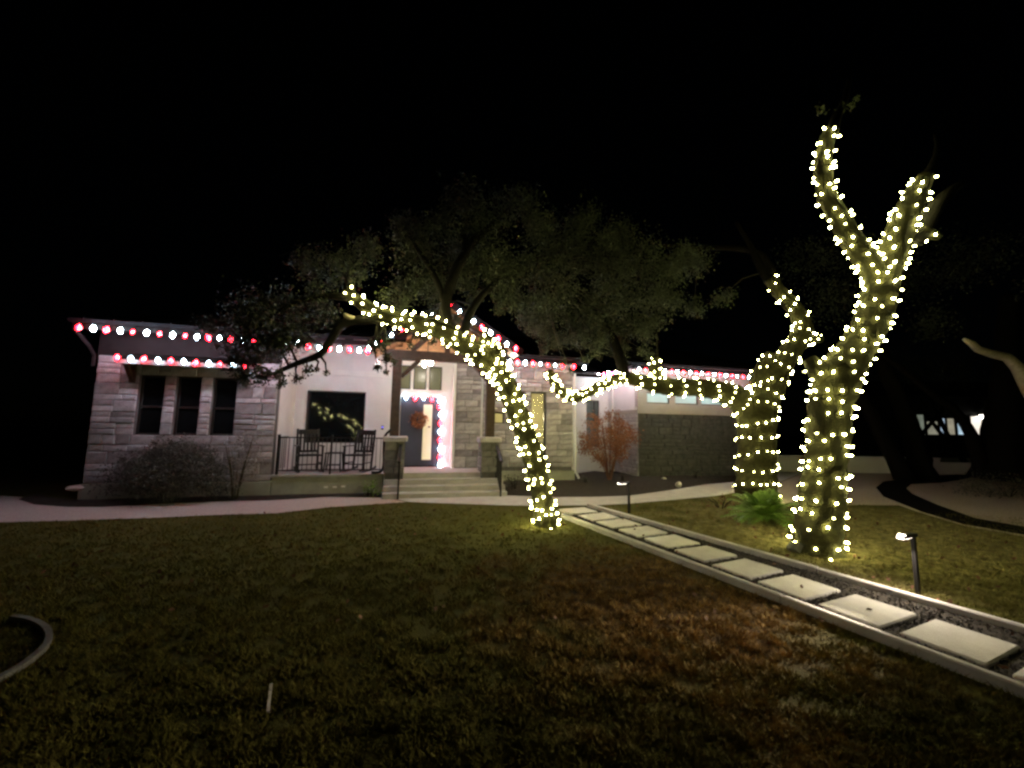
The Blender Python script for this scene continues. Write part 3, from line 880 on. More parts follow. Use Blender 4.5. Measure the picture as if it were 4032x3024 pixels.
# rocking chairs and side table
def rocker(base, rz, label):
    t = tag(empty('rocking_chair', W(*base), TH + rz), label, 'rocking chair', 'black rocking chairs on the porch')
    c = M['chair']
    MB().bbox(-.26, .26, -.25, .22, .40, .44, .01).build('seat', c, t)
    for s in (-1, 1):
        MB().bar((s * .25, .20, .02), (s * .25, .36, 1.08), .045, .045).build('back_post', c, t)
        MB().bar((s * .27, -.24, .04), (s * .27, -.24, .64), .045, .045).build('leg', c, t)
        MB().bbox(s * .27 - .045, s * .27 + .045, -.30, .27, .64, .665, .008).build('arm', c, t)
        pts = [(s * .26, y, .015 + .28 * (y + .02) ** 2) for y in np.linspace(-.42, .48, 9)]
        mb = MB()
        for p, q_ in zip(pts[:-1], pts[1:]): mb.bar(p, q_, .035, .05)
        mb.build('rocker', c, t)
        MB().bar((s * .26, -.24, .22), (s * .26, .22, .22), .025, .03).build('stretcher', c, t)
    MB().bar((-.22, .345, 1.0), (.22, .345, 1.0), .03, .13).build('crest_rail', c, t)
    MB().bar((-.24, .275, .50), (.24, .275, .50), .03, .06).build('lower_rail', c, t)
    for i in range(5):
        x = -.17 + .085 * i
        MB().bar((x, .278, .5), (x, .342, .96), .05, .015).build('back_slat', c, t)
    MB().bar((-.26, -.24, .2), (.26, -.24, .2), .025, .03).build('stretcher', c, t)
    return t
rocker((.70, .62, .514), math.radians(22), 'black slatted rocking chair nearest the stone wing on the porch')
rocker((1.90, .62, .514), math.radians(-20), 'black slatted rocking chair nearest the front door on the porch')
st = hthing('side_table', 'small black side table between the two porch rocking chairs', 'table', (1.30, .62, .514))
MB().bbox(-.2, .2, -.2, .2, .46, .49, .01).build('table_top', M['chair'], st)
for sx in (-1, 1):
    for sy in (-1, 1):
        MB().bar((sx * .2, sy * .19, 0), (sx * .17, sy * .16, .46), .03, .03).build('leg', M['chair'], st)
MB().bbox(-.16, .16, -.15, .15, .16, .18, .006).build('shelf', M['chair'], st)

# wreath on the door
wr = hthing('door_wreath', 'russet leaf wreath hanging on the dark front door', 'wreath', (3.40, 1.60, 1.90))
MB().tube([(.18 * math.cos(t_), 0, .18 * math.sin(t_)) for t_ in np.linspace(0, 2 * math.pi, 20)], .03, 6).build('ring', M['leafdry'], wr)
an = nrg.uniform(0, 2 * math.pi, 420); rr = .175 + nrg.normal(size=420) * .05
c = np.stack([rr * np.cos(an), -.03 + nrg.normal(size=420) * .02, rr * np.sin(an)], 1)
link('leaves', fast_mesh('leaves', leaf_quads(c, .075), 4, M['leafred']), wr)

# twin-bulb pendant under the gable
pl_ = hthing('pendant_lamp', 'twin bulb lamp hanging lit under the porch gable', 'lamp', (3.56, .3, 3.38))
MB().tube([(0, 0, .12), (0, 0, 1.0)], .012, 6).bar((-.1, 0, .1), (.1, 0, .14), .02, .02).build('rod', M['black'], pl_)
for s in (-1, 1):
    MB().tube([(s * .085, 0, .10 + s * .025), (s * .085, 0, .05 + s * .025)], .02, 8).build('socket', M['black'], pl_)
    me = MB().lathe([(.012, -.055), (.035, -.045), (.052, -.012), (.048, .02), (.025, .05)], 12).mesh('bulb', M['pend'], smooth=True)
    link('bulb', me, pl_, (s * .085, 0, s * .025))

# table with lamp behind the tall window
lb = HB(2112, 1760, 2.1)
tb_ = hthing('console_table', 'pale table standing inside the tall lit window', 'table', (7.1, 2.1, .55))
MB().bbox(-.35, .35, -.2, .2, .72, .76, .01).build('table_top', M['white'], tb_)
for sx in (-1, 1):
    for sy in (-1, 1):
        MB().box(sx * .31 - .02, sx * .31 + .02, sy * .16 - .02, sy * .16 + .02, 0, .72).build('leg', M['white'], tb_)
tl = hthing('table_lamp', 'white table lamp with glowing orange shade inside the tall window', 'lamp', (7.1, 2.1, 1.315))
MB().lathe([(.09, 0), (.11, .04), (.12, .16), (.07, .3), (.02, .34)], 14).build('base', M['white'], tl, smooth=True)
MB().lathe([(.15, .34), (.14, .40), (.10, .48), (.05, .53)], 16).build('shade', M['shade'], tl, smooth=True)
lp = bpy.data.lights.new('table_lamp_light', 'POINT'); lp.energy = 60; lp.color = (1, .82, .45); lp.shadow_soft_size = .12
lo = bpy.data.objects.new('light', lp); COL.objects.link(lo); lo.parent = tl; lo.location = (-.1, .25, .75)

# ------------------------------------------------------------------ C9 strings on the house
c9 = MB().lathe([(.014, .05), (.018, .034), (.038, .012), (.041, -.018), (.03, -.05), (.008, -.075)][::-1], 10)
C9 = {k_: (c9.mesh('white_bulb', M['c9w' + k_], smooth=True), c9.mesh('red_bulb', M['c9r' + k_], smooth=True)) for k_ in ('', '_dim', '_hot')}
cap = MB().lathe([(.016, .05), (.016, .085)], 6).mesh('bulb_cap', M['wire'])
def c9_string(label, pts, group='red and white bulb strings on the house', name='string_lights', small=(), kind='', scl=1.0):
    """pts: (house point, 'R'|'W')"""
    base = pts[0][0]
    t = hthing(name, label, 'string lights', tuple(base), group)
    path_ = [p + Vector((0, 0, .075)) for p, _ in pts]
    dense = []
    for p, q_ in zip(path_[:-1], path_[1:]):
        dense += [p, p.lerp(q_, .5) - Vector((0, 0, .02))]
    dense.append(path_[-1])
    MB().tube([p - base for p in dense], .006, 4).build('wire', M['wire'], t)
    for i, (p, cl_) in enumerate(pts):
        s = (.72 if i in small else 1.0) * (1.12 if cl_ == 'R' else .95) * scl
        o = link('red_bulb' if cl_ == 'R' else 'white_bulb', C9[kind][1 if cl_ == 'R' else 0], t, p - base, (rng.uniform(-.25, .25), rng.uniform(-.25, .25), 0), (s, s, s))
    return t
def z1(x, y): return 250 + x * 900 / 1757, 1150 + y * 900 / 1757
def z2(x, y): return 1000 + x * 700 / 1366, 1150 + y * 700 / 1366
def z3(x, y): return 1450 + x * 800 / 1475, 1150 + y * 800 / 1475
def z4(x, y): return 2000 + x * 1000 / 2074, 1250 + y * 1000 / 2074
BE = -0.86
up = [(118, 267, 'R'), (230, 277, 'W'), (332, 285, 'R'), (437, 293, 'W'), (533, 303, 'R'), (640, 309, 'W'), (740, 318, 'R'), (840, 327, 'W'), (935, 334, 'R'), (1027, 340, 'W'), (1113, 347, 'R'),
      (1197, 350, 'W'), (1285, 358, 'R'), (1378, 367, 'W'), (1465, 376, 'R'), (1547, 383, 'W'), (1630, 389, 'R')]
pts = [(HB(*z1(x, y), BE), c_) for x, y, c_ in up]
pts += [(HB(*z2(x, y), BE), c_) for x, y, c_ in [(255, 393, 'W'), (340, 387, 'W'), (420, 413, 'R'), (503, 420, 'W'), (580, 428, 'R'), (657, 434, 'W'), (735, 438, 'R'), (808, 444, 'W'), (872, 448, 'R')]]
c9_string('red and white bulb string along the eave over the stone wing and the porch', pts, small=(4, 6, 8, 14, 16, 17))
lowp = [(413, 498, 'R'), (518, 508, 'W'), (620, 510, 'R'), (727, 520, 'W'), (826, 525, 'R'), (925, 530, 'W'), (1017, 540, 'R'), (1117, 545, 'W'), (1203, 550, 'R'), (1300, 557, 'W'), (1387, 563, 'R')]
c9_string('red and white bulb string along the awning above the three dark windows', [(HB(*z1(x, y), -.47), c_) for x, y, c_ in lowp], small=(8, 10), kind='_dim')
gb = GB - .2
gp = [(HB(*z3(*p_), gb), c_) for p_, c_ in [((5, 405), 'W'), ((45, 372), 'W'), ((95, 345), 'R'), ((170, 310), 'W'), ((245, 268), 'R'), ((320, 232), 'W'), ((395, 196), 'R'), ((465, 160), 'W'), ((530, 126), 'W'), ((597, 92), 'R'), ((665, 140), 'W'), ((765, 210), 'W'), ((825, 253), 'R'), ((887, 293), 'W'), ((945, 333), 'R'), ((1005, 375), 'W'), ((1073, 405), 'R')]]
c9_string('red and white bulb string following both slopes of the porch gable', gp, small=(2, 3, 4, 5, 6, 7, 8, 9, 10))
ep = [(HB(*z3(x, y), .40), c_) for x, y, c_ in [(1027, 505, 'W'), (1083, 507, 'R'), (1140, 512, 'W'), (1197, 515, 'R'), (1250, 520, 'W'), (1305, 526, 'R'), (1358, 530, 'W'), (1412, 533, 'R')]]
ep += [(HB(*z4(x, y), .40), c_) for x, y, c_ in [(540, 400, 'R'), (625, 407, 'W')]]
c9_string('red and white bulb string along the eave above the tall lit window', ep, small=(4, 5, 6))
# along the return eave of the garage wing, back to front
rp = []
A_ = 10.16
for x, y, c_ in [(683, 465, 'R'), (740, 462, 'W'), (783, 460, 'R'), (820, 453, 'W'), (850, 455, 'R'), (882, 448, 'W'), (920, 441, 'R'), (955, 432, 'W')]:
    px, py = z4(x, y)
    d_ = ray(px, py)
    t_ = (A_ - U.dot(Vector((0, 0, EYE)) - O)) / U.dot(d_)
    P = Vector((0, 0, EYE)) + d_ * t_
    rp.append((Vector((A_, V.dot(P - O), P.z)), c_))
grp = [(1070, 420, 'W'), (1125, 426, 'R'), (1178, 430, 'W'), (1230, 433, 'R'), (1283, 436, 'W'), (1337, 439, 'R'), (1383, 442, 'W'), (1433, 445, 'R'), (1487, 449, 'W'), (1540, 453, 'R'), (1585, 456, 'W'), (1635, 460, 'R'), (1685, 464, 'W'), (1733, 467, 'R'), (1780, 471, 'W'), (1830, 476, 'R'), (1872, 480, 'W'), (1920, 483, 'R'), (1970, 487, 'W'), (2010, 490, 'R')]
if all(1.0 < p.y < 6.5 and 3.0 < p.z < 4.4 for p, _ in rp):
    c9_string('tightly spaced bulb string on the receding eave above the russet shrub', rp, small=(2, 4), kind='_hot')
else:
    rp = [(Vector((10.22, 3.3 - .27 * i, 3.6)), 'RW'[i % 2]) for i in range(8)]
    c9_string('tightly spaced bulb string on the receding eave above the russet shrub', rp)
c9_string('red and white bulb string along the garage eave above the narrow teal windows', [(HB(*z4(x, y), 1.16), c_) for x, y, c_ in grp], small=(16,), scl=.82)
dp = [(HB(*z3(x, y), 1.52), c_) for x, y, c_ in [(275, 764, 'W'), (343, 768, 'R'), (403, 766, 'W'), (463, 778, 'R'), (518, 785, 'W'), (516, 830, 'R'), (525, 888, 'W'), (523, 950, 'R'), (520, 1010, 'W'), (520, 1073, 'R'), (520, 1135, 'W'), (518, 1195, 'R'), (518, 1255, 'W')]]
c9_string('red and white bulb string framing the top and edge of the front door', dp, kind='_dim')

# ------------------------------------------------------------------ trees
def limb(pts, k_=1.0):            # (x, y, width px, Y) -> world points and radii
    P = [at(x, y, Y) for x, y, w_, Y in pts]
    R = [w_ / 860 * Y / 2 * 0.93 for x, y, w_, Y in pts]
    return P, R
def dress(limbs, step=.12, k_=1.0):
    out = []
    for l in limbs:
        P, R = limb(l)
        R = [r_ * k_ for r_ in R]
        out.append(spline(P, R, step))
    return out
def build_limbs(name, sp, m, parent, base, seed, n=14, wob=.16):
    mb = MB()
    for i, (P, R) in enumerate(sp):
        mb.tube(P, R, n, wob=wob, seed=seed + i * 3.7, wscale=5)
    return mb.build(name, m, parent, base, smooth=True)

fb = MB().lathe([(.004, .027), (.011, .017), (.0132, .003), (.0095, -.012), (.006, -.018)][::-1], 6).mesh('bulb', M['fairy'], smooth=True)
def wrap(sp, pitch, spacing, phase=0.0, start=0.0, jit=.02, back=1.0):
    """bulb points wound round a limb: (pos, outward normal)"""
    out, wirep = [], []
    P, R = sp
    x = None; ang = phase; acc = 0.0; s = 0.0
    for i in range(len(P) - 1):
        t = (P[i + 1] - P[i]); L = t.length
        if L < 1e-6: continue
        t.normalize()
        if x is None: x = t.cross(Vector((0, 0, 1)) if abs(t.z) < .9 else Vector((1, 0, 0))).normalized()
        x = (x - t * x.dot(t)).normalized(); y = t.cross(x)
        n_ = max(2, int(L / .004))
        for j in range(n_):
            f = j / n_
            r = (R[i] * (1 - f) + R[i + 1] * f) * 1.07 + .008
            ds = L / n_
            da = 2 * math.pi * ds / pitch
            ang += da; s += ds
            acc += math.hypot(r * da, ds)
            wig = .045 * math.sin(ang * 1.37 + phase * 5) + .05 * noise.noise(Vector((ang * .45, phase * 9, 0)))
            nrm = x * math.cos(ang) + y * math.sin(ang)
            p = P[i] + t * (L * f + wig) + nrm * r
            if s < start: continue
            if j % 6 == 0: wirep.append(p)
            if acc >= spacing:
                acc -= spacing * rng.uniform(.6, 1.4)
                tip = (nrm + Vector((rng.uniform(-.5, .5), rng.uniform(-.5, .5), rng.uniform(-.3, .6)))).normalized()
                out.append((p + t * rng.uniform(-jit, jit) + nrm * .012, tip))
    return out, wirep
def tree_lights(name, label, base, wraps):
    t = tag(empty(name, base), label, 'string lights', 'warm white light strings wound round the oaks')
    allb = []
    for (b, wp) in wraps:
        allb += b
        if len(wp) > 2:
            MB().tube(wp, .0045, 3).build('wire', M['wire'], t, base)
    eye = Vector((0, 0, EYE))
    allb.sort(key=lambda q_: -(q_[1].dot((eye - q_[0]).normalized())))
    keep, rest = allb[:299], allb[299:]
    for p, nrm in keep:
        link('bulb', fb, t, p - base, nrm.to_track_quat('Z', 'Y').to_euler())
    if rest:
        vs = [v.co.copy() for v in fb.vertices]; fs = [tuple(f.vertices) for f in fb.polygons]
        mb = MB()
        for p, nrm in rest:
            q_ = nrm.to_track_quat('Z', 'Y')
            mb.add([q_ @ v + p - base for v in vs], fs)
        o = mb.build('bulb', M['fairy'], t, smooth=True); o['kind'] = 'stuff'
    return len(allb)

def crown(lst, per, size, m, parent, base, name='crown', limbs=None):
    if limbs:
        pts = [p for P, _ in limbs for p in P]
        mb = MB()
        for x, y, Y, r in lst:
            c = at(x, y, Y)
            q = min(pts, key=lambda p: (p - c).length)
            mid = q.lerp(c, .5) + Vector((rng.uniform(-.15, .15), rng.uniform(-.15, .15), rng.uniform(-.05, .2))) * (q - c).length
            mb.tube([q - base, mid - base, c - base], [.026, .018, .011], 5)
            for _ in range(6):
                d_ = Vector((rng.gauss(0, 1), rng.gauss(0, 1), rng.gauss(0, .7))).normalized() * r
                mb.tube([c - base, c + d_ * .5 + Vector((0, 0, .06 * r)) - base, c + d_ - base], [.011, .008, .004], 4)
        mb.build('twigs', M['barkunlit'], parent)['kind'] = 'stuff'
    q = clumps([(at(x, y, Y) - base, r) for x, y, Y, r in lst], per, size)
    return link(name, fast_mesh(name, q, 4, m), parent)

# --- leaning oak in the middle of the lawn
cb = G(1180 * K, 1135 * K)
ct = tag(empty('live_oak', cb), 'leaning live oak wrapped in lights beside the start of the paver path', 'tree')
Yc = cb.y
cl_ = [
    [(1182, 1150, 58, Yc), (1178, 1125, 50, Yc), (1165, 1040, 47, Yc), (1140, 950, 46, Yc), (1108, 865, 46, Yc), (1078, 805, 48, Yc), (1040, 772, 46, Yc), (1000, 742, 44, Yc), (950, 712, 42, Yc - .05), (900, 698, 40, Yc - .1), (850, 688, 36, Yc - .15), (800, 668, 32, Yc - .2), (765, 642, 26, Yc - .2), (748, 624, 22, Yc - .2)],
    [(1092, 845, 40, Yc), (1080, 800, 42, Yc), (1066, 765, 38, Yc), (1050, 738, 32, Yc), (1040, 728, 26, Yc)],
]
cd_ = [
    [(975, 728, 34, Yc), (962, 680, 28, Yc + .1), (965, 640, 26, Yc + .1), (985, 585, 24, Yc + .1), (1008, 535, 22, Yc + .2), (985, 490, 15, Yc + .3), (955, 440, 9, Yc + .4)],
    [(1005, 545, 20, Yc + .2), (1035, 510, 18, Yc + .3), (1070, 480, 14, Yc + .4), (1110, 440, 9, Yc + .5)],
    [(960, 655, 18, Yc + .1), (940, 600, 15, Yc), (915, 560, 12, Yc), (890, 520, 7, Yc)],
    [(1000, 745, 24, Yc), (1010, 690, 20, Yc + .3), (1040, 640, 16, Yc + .6), (1100, 590, 12, Yc + .9), (1160, 560, 8, Yc + 1.2)],
    [(830, 690, 24, Yc - .1), (770, 692, 22, Yc - .1), (738, 702, 20, Yc - .1), (712, 738, 18, Yc - .1), (690, 766, 16, Yc - .1), (660, 778, 14, Yc - .1), (625, 792, 11, Yc - .1), (590, 808, 7, Yc - .1)],
    [(760, 645, 18, Yc - .2), (710, 640, 15, Yc - .2), (650, 650, 12, Yc - .2), (590, 680, 8, Yc - .2), (545, 720, 5, Yc - .2)],
]
sp = dress(cl_, .06); sd = dress(cd_)
build_limbs('trunk', sp, M['bark'], ct, cb, 1.0, n=24)
build_limbs('branch', sd, M['barkunlit'], ct, cb, 9.0, n=9)
MB().tube([at(768, 690, Yc - .12) - cb, at(752, 684, Yc - .2) - cb, at(745, 680, Yc - .3) - cb], [.05, .045, .035], 10, wob=.2).build('branch_stub', M['barkpale'], ct, smooth=True)
cc = [(945, 665, 8.4, .2), (915, 690, 8.6, .16), (975, 700, 8.7, .12), (1010, 520, 7.8, .5), (1210, 520, 8.2, .5), (1300, 540, 8.4, .5), (910, 520, 7.4, .45), (1110, 430, 7.8, .45), (1000, 420, 7.6, .45), (1340, 640, 8.8, .45), (1180, 690, 10.3, .42), (1270, 700, 10.4, .45), (1320, 720, 10.8, .4), (905, 728, 7.7, .12), (935, 742, 7.8, .1), (885, 745, 7.7, .08), (965, 748, 7.9, .08), (1080, 600, 8.2, .45), (560, 690, 7.0, .5), (520, 735, 7.0, .42), (615, 680, 7.1, .45), (590, 750, 7.0, .36), (545, 785, 6.9, .3), (690, 650, 7.1, .42), (650, 715, 7.0, .3), (470, 700, 7.2, .3), (500, 775, 7.0, .22), (740, 590, 7.3, .4), (620, 735, 7.0, .28), (530, 815, 6.9, .16), (575, 815, 6.9, .2),
      (640, 815, 6.9, .11), (662, 800, 6.9, .1), (610, 830, 6.9, .1), (682, 800, 6.9, .07), (705, 806, 6.9, .06), (820, 745, 7.3, .2), (842, 778, 7.3, .15), (815, 795, 7.3, .1), (835, 805, 7.3, .07),
      (900, 560, 7.4, .45), (960, 590, 7.6, .4), (1040, 560, 7.6, .5), (1100, 600, 7.9, .45), (1160, 570, 8.0, .5), (1200, 640, 8.3, .48), (1250, 560, 8.2, .5), (1320, 600, 8.5, .5), (1380, 560, 8.6, .5), (1425, 610, 8.8, .45), (1300, 665, 10.0, .5), (1225, 690, 10.4, .42), (1150, 660, 10.0, .42), (1095, 650, 8.4, .36), (1135, 690, 10.3, .3),
      (1150, 712, 10.7, .3), (1180, 722, 10.9, .34), (1210, 740, 11.0, .34), (1172, 755, 11.0, .2), (1250, 730, 10.4, .34), (1295, 745, 10.4, .38), (1330, 755, 10.6, .3), (1360, 700, 10.4, .45), (1400, 720, 10.2, .35), (1395, 760, 10.6, .22), (1215, 782, 10.6, .12), (1262, 782, 10.6, .16), (1232, 800, 10.6, .1),
      (1000, 600, 8.2, .35), (935, 640, 8.0, .3), (890, 620, 7.6, .35), (860, 650, 7.4, .28), (1030, 640, 8.4, .22), (1075, 670, 8.8, .16), (1060, 490, 7.6, .45), (960, 490, 7.5, .4), (870, 490, 7.4, .4), (1160, 490, 7.9, .45), (1260, 490, 8.2, .45), (780, 540, 7.3, .4), (1340, 500, 8.4, .45), (930, 690, 8.6, .12), (990, 690, 8.8, .12),
      (670, 560, 7.2, .4), (1480, 560, 9.0, .45), (1450, 640, 9.2, .4)]
crown(cc, 1900, .052, M['leaf'], ct, cb, limbs=sd + sp)
n1 = tree_lights('tree_lights', 'warm white light string wound up the leaning oak by the path start', cb,
                 [wrap(sp[0], .19, .145, 0.3, .05), wrap(sp[1], .15, .11, 2.0)])

# --- big forked oak on the right
rb = G(1765 * K, 1192 * K)
rt = tag(empty('live_oak', rb), 'tall light-wrapped live oak with a high Y fork behind the near path light', 'tree')
Yr = rb.y
rl_ = [
    [(1765, 1208, 116, Yr), (1766, 1180, 98, Yr), (1772, 1100, 88, Yr), (1784, 1000, 82, Yr), (1788, 920, 82, Yr), (1798, 860, 88, Yr), (1818, 800, 86, Yr), (1858, 742, 72, Yr), (1888, 680, 68, Yr), (1903, 615, 70, Yr), (1920, 570, 62, Yr), (1938, 520, 60, Yr), (1960, 460, 56, Yr), (1982, 412, 46, Yr), (2002, 382, 34, Yr)],
    [(1905, 625, 55, Yr), (1880, 572, 52, Yr), (1842, 522, 46, Yr), (1812, 470, 42, Yr), (1786, 420, 40, Yr), (1778, 360, 38, Yr), (1783, 312, 36, Yr), (1798, 280, 34, Yr)],
    [(1800, 850, 60, Yr), (1776, 812, 50, Yr), (1760, 790, 38, Yr + .05), (1748, 776, 28, Yr + .1)],
    [(1985, 500, 34, Yr), (2010, 506, 26, Yr), (2030, 512, 18, Yr)],
]
rd_ = [
    [(1978, 520, 36, Yr), (2000, 480, 36, Yr + .05), (2022, 445, 32, Yr + .1), (2050, 415, 22, Yr + .3), (2080, 395, 12, Yr + .6)],
    [(1796, 285, 28, Yr), (1806, 255, 22, Yr + .2), (1825, 215, 15, Yr + .6), (1835, 170, 9, Yr + 1.2)],
    [(2000, 385, 24, Yr), (2016, 355, 17, Yr + .5), (2024, 320, 11, Yr + 1.2), (2020, 290, 6, Yr + 1.8)],
]
spr = dress(rl_, .06, .94)
build_limbs('trunk', spr, M['bark'], rt, rb, 21.0, n=30)
build_limbs('branch', dress(rd_), M['barkunlit'], rt, rb, 27.0, n=9)
rc = [ (1830, 236, 6.15, .11), (1770, 240, 6.2, .12), (1850, 215, 6.2, .08)]
crown(rc, 900, .055, M['leaf'], rt, rb)
n2 = tree_lights('tree_lights', 'warm white light string wound round the tall Y-forked oak', rb,
                 [wrap(spr[0], .20, .195, 1.0, .06), wrap(spr[1], .18, .175, .4, .15), wrap(spr[2], .16, .2, 2.2, .1), wrap(spr[3], .2, .13, 1.2, .1)])

# --- thick oak behind with a long low limb
mbp = G(1635 * K, 1076 * K)
mt = tag(empty('live_oak', mbp), 'thick light-wrapped live oak with a long low limb reaching past the garage wall', 'tree')
Ym = mbp.y
ml_ = [
    [(1636, 1092, 112, Ym), (1634, 1070, 96, Ym), (1634, 1000, 88, Ym), (1634, 930, 86, Ym), (1636, 885, 92, Ym), (1660, 838, 70, Ym), (1680, 800, 60, Ym), (1700, 770, 54, Ym), (1724, 735, 48, Ym), (1735, 705, 42, Ym), (1715, 665, 38, Ym), (1685, 632, 34, Ym), (1662, 602, 30, Ym)],
    [(1630, 905, 80, Ym), (1604, 868, 66, Ym), (1560, 846, 52, Ym), (1510, 838, 46, Ym), (1450, 836, 44, Ym), (1400, 828, 38, Ym - .1), (1345, 816, 30, Ym - .2), (1290, 838, 27, Ym - .3), (1245, 858, 26, Ym - .4), (1214, 848, 24, Ym - .5), (1196, 824, 22, Ym - .5), (1185, 800, 20, Ym - .5)],
    [(1440, 842, 34, Ym), (1420, 812, 28, Ym), (1412, 790, 25, Ym), (1420, 770, 20, Ym)],
    [(1725, 745, 34, Ym), (1752, 732, 26, Ym), (1775, 735, 18, Ym)],
    [(1650, 860, 50, Ym), (1640, 820, 44, Ym), (1655, 785, 36, Ym), (1665, 765, 26, Ym)],
]
md_ = [
    [(1350, 818, 26, Ym - .2), (1335, 760, 24, Ym - .2), (1310, 712, 20, Ym - .1), (1270, 670, 15, Ym), (1210, 640, 8, Ym)],
    [(1662, 606, 22, Ym), (1640, 570, 18, Ym), (1620, 530, 12, Ym), (1590, 480, 7, Ym)],
    [(1700, 660, 22, Ym), (1640, 550, 16, Ym + .3), (1520, 535, 12, Ym + .3), (1420, 530, 7, Ym + .3)],
]
spm = dress(ml_, .08, .86)
build_limbs('trunk', spm, M['bark'], mt, mbp, 41.0, n=26)
build_limbs('branch', dress(md_), M['barksilhouette'], mt, mbp, 47.0, n=9)
mc = [ (1500, 560, 10.6, .5), (1430, 690, 10.8, .35), (1500, 660, 11, .35), (1560, 640, 11.2, .35), (1400, 660, 10.4, .35)]
crown(mc, 900, .07, M['leaf'], mt, mbp, limbs=dress(md_) + spm)
n3 = tree_lights('tree_lights', 'warm white light string on the thick oak and its long low limb', mbp,
                 [wrap(spm[0], .40, .20, .5, .1), wrap(spm[1], .42, .165, 1.4, .35), wrap((spm[1][0][len(spm[1][0]) * 6 // 10:], spm[1][1][len(spm[1][1]) * 6 // 10:]), .19, .15, .7), wrap(spm[2], .24, .12, .2, .1), wrap(spm[3], .25, .16, .9, .1), wrap(spm[4], .34, .19, .9, .2)])

# --- lit oak behind the viewer, mirrored in the porch window
def mirror(px, py, Yv):
    d = ray(px, py); P = Vector((0, 0, EYE)) + d * (Yv / d.y)
    return P - V * (2 * ((P - O).dot(V) - 1.605))
fbp = mirror(1420, 1880, 34); fbp.z = 0
ft = tag(empty('live_oak', fbp), 'light-wrapped oak across the lawn, mirrored in the dark porch window', 'tree')
fl = [([mirror(1240, 1588, 34), mirror(1262, 1606, 34), mirror(1288, 1632, 34), mirror(1300, 1655, 34)], [.22, .26, .28, .3]),
      ([mirror(1330, 1632, 34), mirror(1352, 1656, 34), mirror(1388, 1668, 34), mirror(1410, 1698, 34), mirror(1420, 1730, 34), fbp], [.24, .28, .3, .34, .38, .45])]
spf = [spline(P, R_, .15) for P, R_ in fl]
build_limbs('trunk', spf, M['barkunlit'], ft, fbp, 91.0, n=10)
fb_small, fb = fb, MB().lathe([(.02, -.03), (.027, 0), (.012, .035)], 6).mesh('bulb', M['fairy'], smooth=True)
tree_lights('tree_lights', 'warm white light string on the oak mirrored in the porch window', fbp, [wrap(spf[0], .4, .7, .2), wrap(spf[1], .4, .75, .8)])
fb = fb_small

# --- background trees on the right
def plain_tree(label, limbs, m, Y0, crown_l=None, group='unlit trees beyond the drive', dark=True):
    base = at(limbs[0][0][0], limbs[0][0][1], limbs[0][0][3])
    base.z = 0
    t = tag(empty('live_oak', base), label, 'tree', group)
    build_limbs('trunk', dress(limbs, .3), m, t, base, Y0, n=10)
    if crown_l: crown(crown_l, 260, .11, M['leaf'], t, base)
    return t
plain_tree('dark slanting trunk left of the white wall step, leaning towards the lit oak',
           [[(1962, 1042, 46, 15), (1945, 1010, 36, 15), (1918, 965, 32, 15), (1892, 915, 29, 15), (1868, 868, 27, 15.1), (1835, 825, 24, 15.3), (1790, 740, 18, 15.5)]], M['barksilhouette'], 61, [(1800, 640, 15.5, 1.2), (1740, 560, 15.5, 1.0)])
plain_tree('dark trunk at the step of the white wall, leaning under the far lit windows',
           [[(2002, 1046, 58, 15.2), (1990, 1010, 42, 15.2), (1975, 950, 36, 15.2), (1950, 880, 33, 15.3), (1918, 810, 30, 15.4), (1900, 740, 26, 15.5), (1880, 640, 18, 15.6)]], M['barksilhouette'], 65, [(1880, 560, 15.6, 1.2), (1960, 600, 15.8, 1.0)])
plain_tree('broad dark trunk standing on the round dark shrub mound',
           [[(2160, 1040, 104, 14.5), (2160, 990, 78, 14.5), (2165, 930, 62, 14.5), (2170, 870, 54, 14.5), (2175, 780, 44, 14.6), (2180, 640, 30, 14.8)], [(2128, 1030, 34, 14.5), (2112, 985, 26, 14.5), (2098, 940, 22, 14.5), (2076, 905, 19, 14.5), (2056, 880, 17, 14.5), (2005, 845, 15, 14.6), (1945, 795, 12, 14.8), (1900, 765, 8, 15)]], M['barksilhouette'], 71, [(2090, 560, 14.8, 1.2), (2020, 700, 15, .8)])
plain_tree('pale crooked oak limb reaching in above the far windows',
           [[(2330, 1060, 70, 11.5), (2320, 960, 52, 11.5), (2280, 880, 42, 11.5), (2236, 858, 30, 11.5), (2216, 826, 25, 11.5), (2200, 795, 23, 11.5), (2176, 772, 20, 11.5), (2140, 764, 17, 11.5), (2112, 754, 15, 11.5), (2098, 742, 13, 11.5), (2082, 732, 7, 11.5)]], M['barkpale'], 75, [(2300, 600, 11.5, 1.0)], group=None)
plain_tree('slim leaning trunk crossing the far lit windows',
           [[(2085, 1000, 12, 25), (2062, 965, 11, 25), (2046, 938, 9, 25), (2030, 905, 8, 25), (2010, 860, 6, 25)], [(2060, 962, 8, 25), (2036, 940, 8, 25), (2014, 912, 7, 25), (1998, 890, 6, 25)], [(2052, 970, 7, 25), (1990, 950, 7, 25), (2008, 918, 7, 25), (2030, 892, 6, 25), (2040, 870, 5, 25)]], M['barksilhouette'], 79, [(1960, 800, 25, 1.5), (2040, 800, 25, 1.3)])

